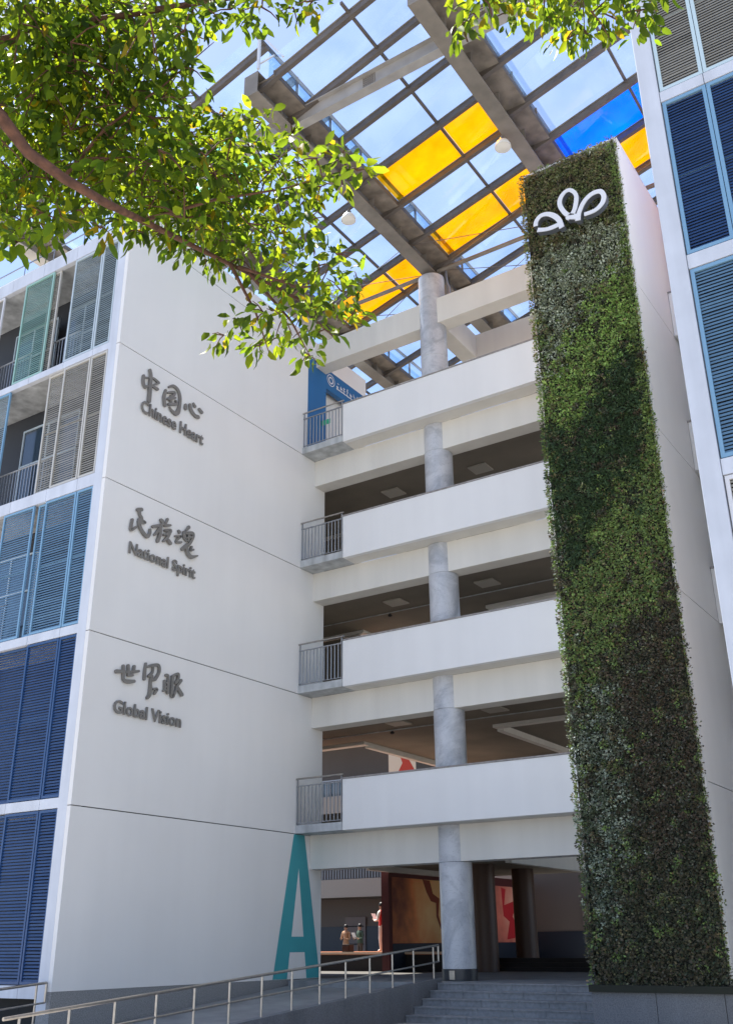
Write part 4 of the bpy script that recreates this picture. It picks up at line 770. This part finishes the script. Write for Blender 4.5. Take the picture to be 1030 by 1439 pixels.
# leaping leg of the painted dancer and the cello silhouette
shape([(9.2,3.0),(9.7,2.98),(9.9,2.55),(10.35,2.4),(10.25,1.85),(10.45,1.45),(10.38,1.4),(10.1,1.8),(10.1,2.25),(9.75,2.3),(9.45,2.6)])
fig.build('painted_dancer', mat('mural_figure_brown', (.3,.06,.03), .7), mw)
fig = MB(); shape([(10.92,2.75),(11.0,2.75),(11.1,2.1),(11.35,1.95),(11.4,1.6),(11.5,1.3),(11.35,1.05),(10.95,1.05),(10.85,1.35),(10.98,1.6),(10.92,1.95),(11.02,2.1)]); shape([(10.5,1.05),(10.85,1.05),(10.7,1.6)], -2.9965)
fig.build('painted_cello', mat('mural_figure_red', (.33,.03,.02), .7), mw)
fig = MB(); shape([(15.3,2.95),(15.7,2.9),(15.5,2.3),(16.3,2.45),(16.4,2.6),(16.5,2.2),(16.2,1.9),(16.6,1.5),(16.3,1.1),(15.6,1.05),(15.9,1.7),(15.4,1.9)])
fig.build('painted_figure', mat('mural_figure_crimson', (.6,.02,.03), .7), mw)
box('mural_dado', M['dado'], (-3.009, -3.0, 7.2, 17.7, .1, .94), mw)
ew = thing('passage_end_wall', 'dusky pink end wall with dark dado at the back of the entrance passage', 'wall', (2, 19.5, .1))
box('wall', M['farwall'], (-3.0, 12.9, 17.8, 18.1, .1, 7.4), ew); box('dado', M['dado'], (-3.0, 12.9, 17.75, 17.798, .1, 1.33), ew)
nbd = thing('notice_board', 'framed notice board hanging on the end wall beside the green wall edge', 'notice board', (-1.0, 19.45, 2.0))
fb = MB(); x0, x1, z0, z1 = -.66, .49, 1.48, 2.49
fb.box(x0,x1,17.71,17.749,z0,z0+.06).box(x0,x1,17.71,17.749,z1-.06,z1).box(x0,x0+.06,17.71,17.749,z0+.06,z1-.06).box(x1-.06,x1,17.71,17.749,z0+.06,z1-.06).box(-.12,-.07,17.71,17.749,z0+.06,z1-.06)
fb.build('frame', M['doorgrey'], nbd); box('sheet', M['farwall'], (x0+.06,x1-.06,17.73,17.748,z0+.06,z1-.06), nbd)
# stage
sgx = thing('stage', 'low stage with orange boards and pale front edge in the courtyard', 'stage', (-7, 10, .1))
for i in range(12): box('board', M['stage'], (-14, -3.35, 7.96+i*.42, 8.36+i*.42, .60, .665+.001*(i % 2)), sgx)
box('board', M['stage'], (-3.34, -.9, 6.2+1.76, 8.3, .60, .665), sgx)
box('front_edge', M['stageedge'], (-14, -.9, 7.9, 7.955, .62, .69), sgx)
box('skirt', M['skirt'], (-14, -.9, 7.96, 8.0, .1, .598), sgx)
for i in range(3): box('step', M['skirt'], (-.85, 3.2, 8.6+i*.35, 8.95+i*.35, .1, .22+i*.13), sgx)

# ---------------- people ----------------
def skinfig(name, joints, bones, radii, mats, pick, parent):
    me = bpy.data.meshes.new(name); me.from_pydata(joints, bones, []); o = bpy.data.objects.new(name, me); COL.objects.link(o)
    sk = o.modifiers.new('s', 'SKIN'); sk.use_smooth_shade = True
    for i, r_ in enumerate(radii): me.skin_vertices[0].data[i].radius = (r_, r_) if not isinstance(r_, tuple) else r_
    me.skin_vertices[0].data[0].use_root = True
    ss = o.modifiers.new('ss', 'SUBSURF'); ss.levels = 2; ss.render_levels = 2
    dg = bpy.context.evaluated_depsgraph_get(); m2 = bpy.data.meshes.new_from_object(o.evaluated_get(dg)); bpy.data.objects.remove(o)
    m2.materials.clear()
    for q in mats: m2.materials.append(q)
    for p in m2.polygons: p.material_index = pick(p.center); p.use_smooth = True
    m2.name = name
    return link(name, m2, None, parent)
SK = mat('skin', (.42,.25,.17), .55); HR = mat('black_hair', (.012,.01,.009), .5)
def person(x, y, z, h, face, label, top, bottom, shoes, paper=None, arm='hold', group=None, sleeves=None):
    t = thing('person', label, 'person', (x, y, z))
    s = h/1.7; f = Vector((math.cos(face), math.sin(face), 0)); sd = Vector((-f.y, f.x, 0))
    def P(a, b, c): return tuple(Vector((x,y,z)) + f*(a*s) + sd*(b*s) + Vector((0,0,c*s)))
    J = [P(0,0,.95),P(0,0,1.12),P(.01,0,1.3),P(0,0,1.43),P(.02,0,1.5),P(.03,0,1.60),P(.03,0,1.67),
         P(0,.17,1.38),P(.04,.21,1.12),P(.24,.14,1.10),P(.31,.11,1.14), P(0,-.17,1.38),P(.04,-.21,1.12),P(.24,-.14,1.10),P(.31,-.11,1.14),
         P(0,.09,.88),P(.02,.1,.48),P(-.02,.1,.09),P(.12,.11,.04), P(0,-.09,.88),P(.0,-.1,.48),P(-.04,-.1,.09),P(.1,-.11,.04)]
    B = [(0,1),(1,2),(2,3),(3,4),(4,5),(5,6),(3,7),(7,8),(8,9),(9,10),(3,11),(11,12),(12,13),(13,14),(0,15),(15,16),(16,17),(17,18),(0,19),(19,20),(20,21),(21,22)]
    Rd = [.13,.125,.145,.09,.055,.092,.085,.065,.045,.035,.032,.065,.045,.035,.032,.085,.062,.045,.04,.085,.062,.045,.04]
    def pick(c):
        hz = (c.z - z)/s; fwd = (Vector((c.x,c.y,0))-Vector((x,y,0))).dot(f)/s
        if hz > 1.47: return 0
        if hz < .1: return 3
        lat = abs((Vector((c.x,c.y,0))-Vector((x,y,0))).dot(sd))/s
        if hz > .93 and (lat > .15 or fwd > .16) and sleeves and fwd < .27: return 4
        if hz > .93: return 0 if fwd > .2 else 1
        return 2
    skinfig('body', J, B, [r_*s for r_ in Rd], [SK, top, bottom, shoes, sleeves or top], pick, t)
    hm = MB(); c = P(.01,0,1.655); hm.lathe(c, [(.001*s,.105*s),(.06*s,.09*s),(.092*s,.05*s),(.1*s,.0),(.098*s,-.05*s),(.06*s,-.055*s)], 16)
    hm.build('hair', HR, t, True)
    if paper:
        a, b_, c_, d_ = P(.28,.13,1.12),P(.28,-.13,1.12),P(.42,-.13,1.36),P(.42,.13,1.36)
        pm_ = MB(); pm_.poly([a,b_,c_,d_]); o_ = pm_.build('paper', paper, t)
        so = o_.modifiers.new('t','SOLIDIFY'); so.thickness = .004
    for sgn in (1,-1):
        fm = MB()
        for k in range(4): fm.tube([P(.31,sgn*.11+(k-1.5)*.018,1.14),P(.35,sgn*.10+(k-1.5)*.019,1.15),P(.365,sgn*.08+(k-1.5)*.019,1.17)], [.009*s,.008*s,.006*s], 6)
        fm.build('fingers', SK, t, True)
    return t
WH = mat('white_cloth', (.8,.78,.74), .8); RD = mat('red_vest', (.5,.02,.02), .8); GRN = mat('dark_green_shirt', (.06,.1,.07), .85); TAN = mat('tan_dress', (.45,.27,.16), .85); BRN = mat('brown_trousers', (.1,.07,.05), .85)
person(-4.32, 8.6, .67, 1.56, math.pi*.97, 'person in red vest and white trousers reading a white sheet at the stage front', RD, WH, WH, paper=WH, sleeves=WH)
person(-11.1, 16.2, .1, 1.58, -math.pi*.45, 'person in a tan dress standing behind the stage, left of the pair', TAN, TAN, BRN)
person(-10.35, 16.2, .1, 1.60, -math.pi*.6, 'person in a dark green shirt holding a white sheet behind the stage', GRN, BRN, BRN, paper=WH)
bx = thing('loudspeaker', 'small black box speaker on the left of the stage edge', 'speaker', (-5.65, 8.4, .67))
box('cabinet', M['dark'], (-5.8, -5.5, 8.3, 8.6, .67, .93), bx, bevel=.01); box('grille', M['skirt'], (-5.78,-5.52,8.285,8.299,.69,.91), bx)

# ---------------- tree ----------------
tr = thing('leafy_tree', 'large tree leaning in from the left with glossy backlit leaves over the view', 'tree', (9.6, -21.3, -.65))
TR = [([(9.6,-21.3,-.66),(9.65,-21.3,1.5),(9.8,-21.2,3.4),(10.2,-21.0,5.2),(10.6,-21.1,6.4),(11,-21.4,8),(11.4,-21.6,9.6)], [.24,.2,.17,.15,.12,.08,.04])]
BR = [[[11.78, -20.6, 5.51], [11.85, -20.4, 5.32], [11.86, -20.22, 5.22], [11.99, -20.05, 5.09], [12.1, -19.81, 5.02], [11.95, -19.39, 5.25], [11.84, -18.83, 5.47], [12.07, -18.48, 5.35], [12.29, -18.18, 5.22]], [[12.02, -18.62, 5.36], [12.04, -18.35, 5.1], [12.02, -18.15, 4.85]], [[12.06, -18.58, 5.35], [12.39, -18.31, 5.2], [12.64, -18.15, 5.22]], [[11.68, -19.16, 5.53], [12.2, -19.02, 5.56], [12.6, -18.76, 5.65], [12.96, -18.6, 5.74]], [[11.5, -19.7, 5.6], [11.88, -19.71, 5.81], [12.21, -19.56, 6.11], [12.53, -19.45, 6.4]], [[12.1, -18.51, 5.32], [12.27, -18.24, 5.01], [12.3, -18.05, 4.81]]]
MB().tube(TR[0][0], TR[0][1], 14).build('trunk', M['bark'], tr, True)
for i, b in enumerate(BR):
    pts = b
    if i == 0: pts = [(10.25,-21.0,5.3),(10.9,-20.8,5.75)] + b
    r0 = .052 if i == 0 else .014
    n_ = len(pts); MB().tube(pts, [r0*(1-.82*k/(n_-1)) for k in range(n_)], 10).build('limb', M['bark'], tr, True)
for pts, r0 in (([(10.6,-21.1,6.3),(11.6,-20.6,7.0),(12.8,-19.7,6.9),(13.8,-19.1,6.7),(14.6,-18.7,6.5)], .07), ([(10.5,-21.05,6.1),(11.2,-20.3,6.4),(12.1,-19.8,6.6),(13.0,-19.4,6.6)], .05),
                ([(10.8,-21.2,7.2),(12.3,-22.2,8.2),(14.5,-22.8,8.6),(16.5,-22.6,8.4)], .07), ([(10.4,-21.0,5.6),(9.6,-19.8,6.3),(9.0,-18.6,6.6)], .05)):
    MB().tube(pts, [r0*(1-.8*k/(len(pts)-1)) for k in range(len(pts))], 10).build('limb', M['bark'], tr, True)
cl = [tuple(c) + (1,) for c in DATA['cl']]
vr = random.Random(21)
def outside(cx, cy, cz, rx, ry, rz_, n_):
    for i in range(n_):
        a = vr.uniform(0,2*math.pi); q = vr.random()**.4; w = vr.uniform(-1,1)
        cl.append((cx+rx*q*math.cos(a), cy+ry*q*math.sin(a), cz+rz_*w*(1-q*q*.5), vr.uniform(.28,.42), 0))
# the rest of the crown: above, left of and behind the viewer
camp = cam.matrix_world.translation; fwd = -cam.matrix_world.to_3x3().col[2]; upv = cam.matrix_world.to_3x3().col[1]; rgt = cam.matrix_world.to_3x3().col[0]
tmp = len(cl); outside(12.6, -22.6, 8.9, 5.6, 4.6, 1.7, 230)
keep = []
for i, c in enumerate(cl):
    if i < tmp: keep.append(c); continue
    d = Vector(c[:3]) - camp; zf = d.dot(fwd)
    if zf > .3 and abs(d.dot(rgt))/zf < .47 and abs(d.dot(upv))/zf < .60: continue   # branches of the view are laid out above
    keep.append(c)
cl = keep
Cc, Dd, Ll, Ww, Tt, near, Tw = [], [], [], [], [], [], MB()
for (cx, cy, cz, rad, vis) in cl:
    n_ = int((29 if vis else 16) * (rad/.28)**1.3) + (9 if vis else 5)
    # a twig through the cluster, leaves along it and around
    for k in range(n_):
        v = Vector((vr.gauss(0,1), vr.gauss(0,1), vr.gauss(0,1))).normalized() * (rad*vr.random()**.45)
        d = (v*1.2/rad + Vector((vr.gauss(0,.45), vr.gauss(0,.45), -.75+vr.gauss(0,.4)))).normalized()
        ln = vr.choice((vr.uniform(.055,.085), vr.uniform(.085,.135), vr.uniform(.085,.135))); dist = (Vector((cx,cy,cz))+v-camp).length
        Cc.append((cx+v.x, cy+v.y, cz+v.z*.8)); Dd.append(tuple(d)); Ll.append(ln); Ww.append(ln*vr.uniform(.36,.46))
        g = vr.uniform(.75,1.25); yel = vr.random()
        base = (.022,.048,.014) if yel < .36 else (.036,.08,.017) if yel < .72 else ((.055,.10,.016) if yel < .97 else (.085,.09,.014))
        Tt.append((base[0]*g, base[1]*g, base[2]*g)); near.append((0 if vis else 1, dist))
    if vis:
        a = Vector((cx,cy,cz)); 
        for k in range(3):
            e = a + Vector((vr.gauss(0,1),vr.gauss(0,1),-.3+vr.gauss(0,.6))).normalized()*rad*.9; mdl = a.lerp(e,.5)+Vector((0,0,rad*.12))
            Tw.tube([a, mdl, e], [.006,.0045,.0025], 5, cap=False)
Cc = np.array(Cc); Dd = np.array(Dd); Ll = np.array(Ll); Ww = np.array(Ww); Tt = np.array(Tt)
Nn = rng.normal(0,.95,Cc.shape) + np.array([0,0,1.0])
order = sorted(range(len(near)), key=lambda i: near[i]); big = order[:300]; rest = np.array(order[300:])
o = Tw.build('twigs', M['bark'], tr, True); o['kind'] = 'stuff'
o = leaf_cloud('foliage', Cc[rest], Dd[rest], Nn[rest], Ll[rest], Ww[rest], Tt[rest], M['leaf'], tr, fold=.22); o['kind'] = 'stuff'
# nearest leaves, each its own object; ten shared leaf shapes
protos = []
for k in range(10):
    p_ = leaf_cloud('leaf', np.zeros((1,3)), np.array([[1.,0,0]]), np.array([[0,0,1.]]), np.array([1.0]), np.array([vr.uniform(.36,.46)]), np.array([Tt[big[k*7]]]), M['leaf'], None, fold=.22)
    protos.append(p_.data); bpy.data.objects.remove(p_)
base = Vector(tr['_base'])
for j, i in enumerate(big):
    d = Vector(Dd[i]).normalized(); s_ = d.cross(Vector(Nn[i])).normalized(); n2 = s_.cross(d)
    o = bpy.data.objects.new('leaf', protos[j % 10]); COL.objects.link(o); o.parent = tr
    mtx = Matrix((d, -s_, n2)).transposed().to_4x4() @ Matrix.Scale(float(Ll[i]), 4); mtx.translation = Vector(Cc[i]) - base
    o.matrix_local = mtx
for o in scene.objects:
    if '_base' in o: del o['_base']
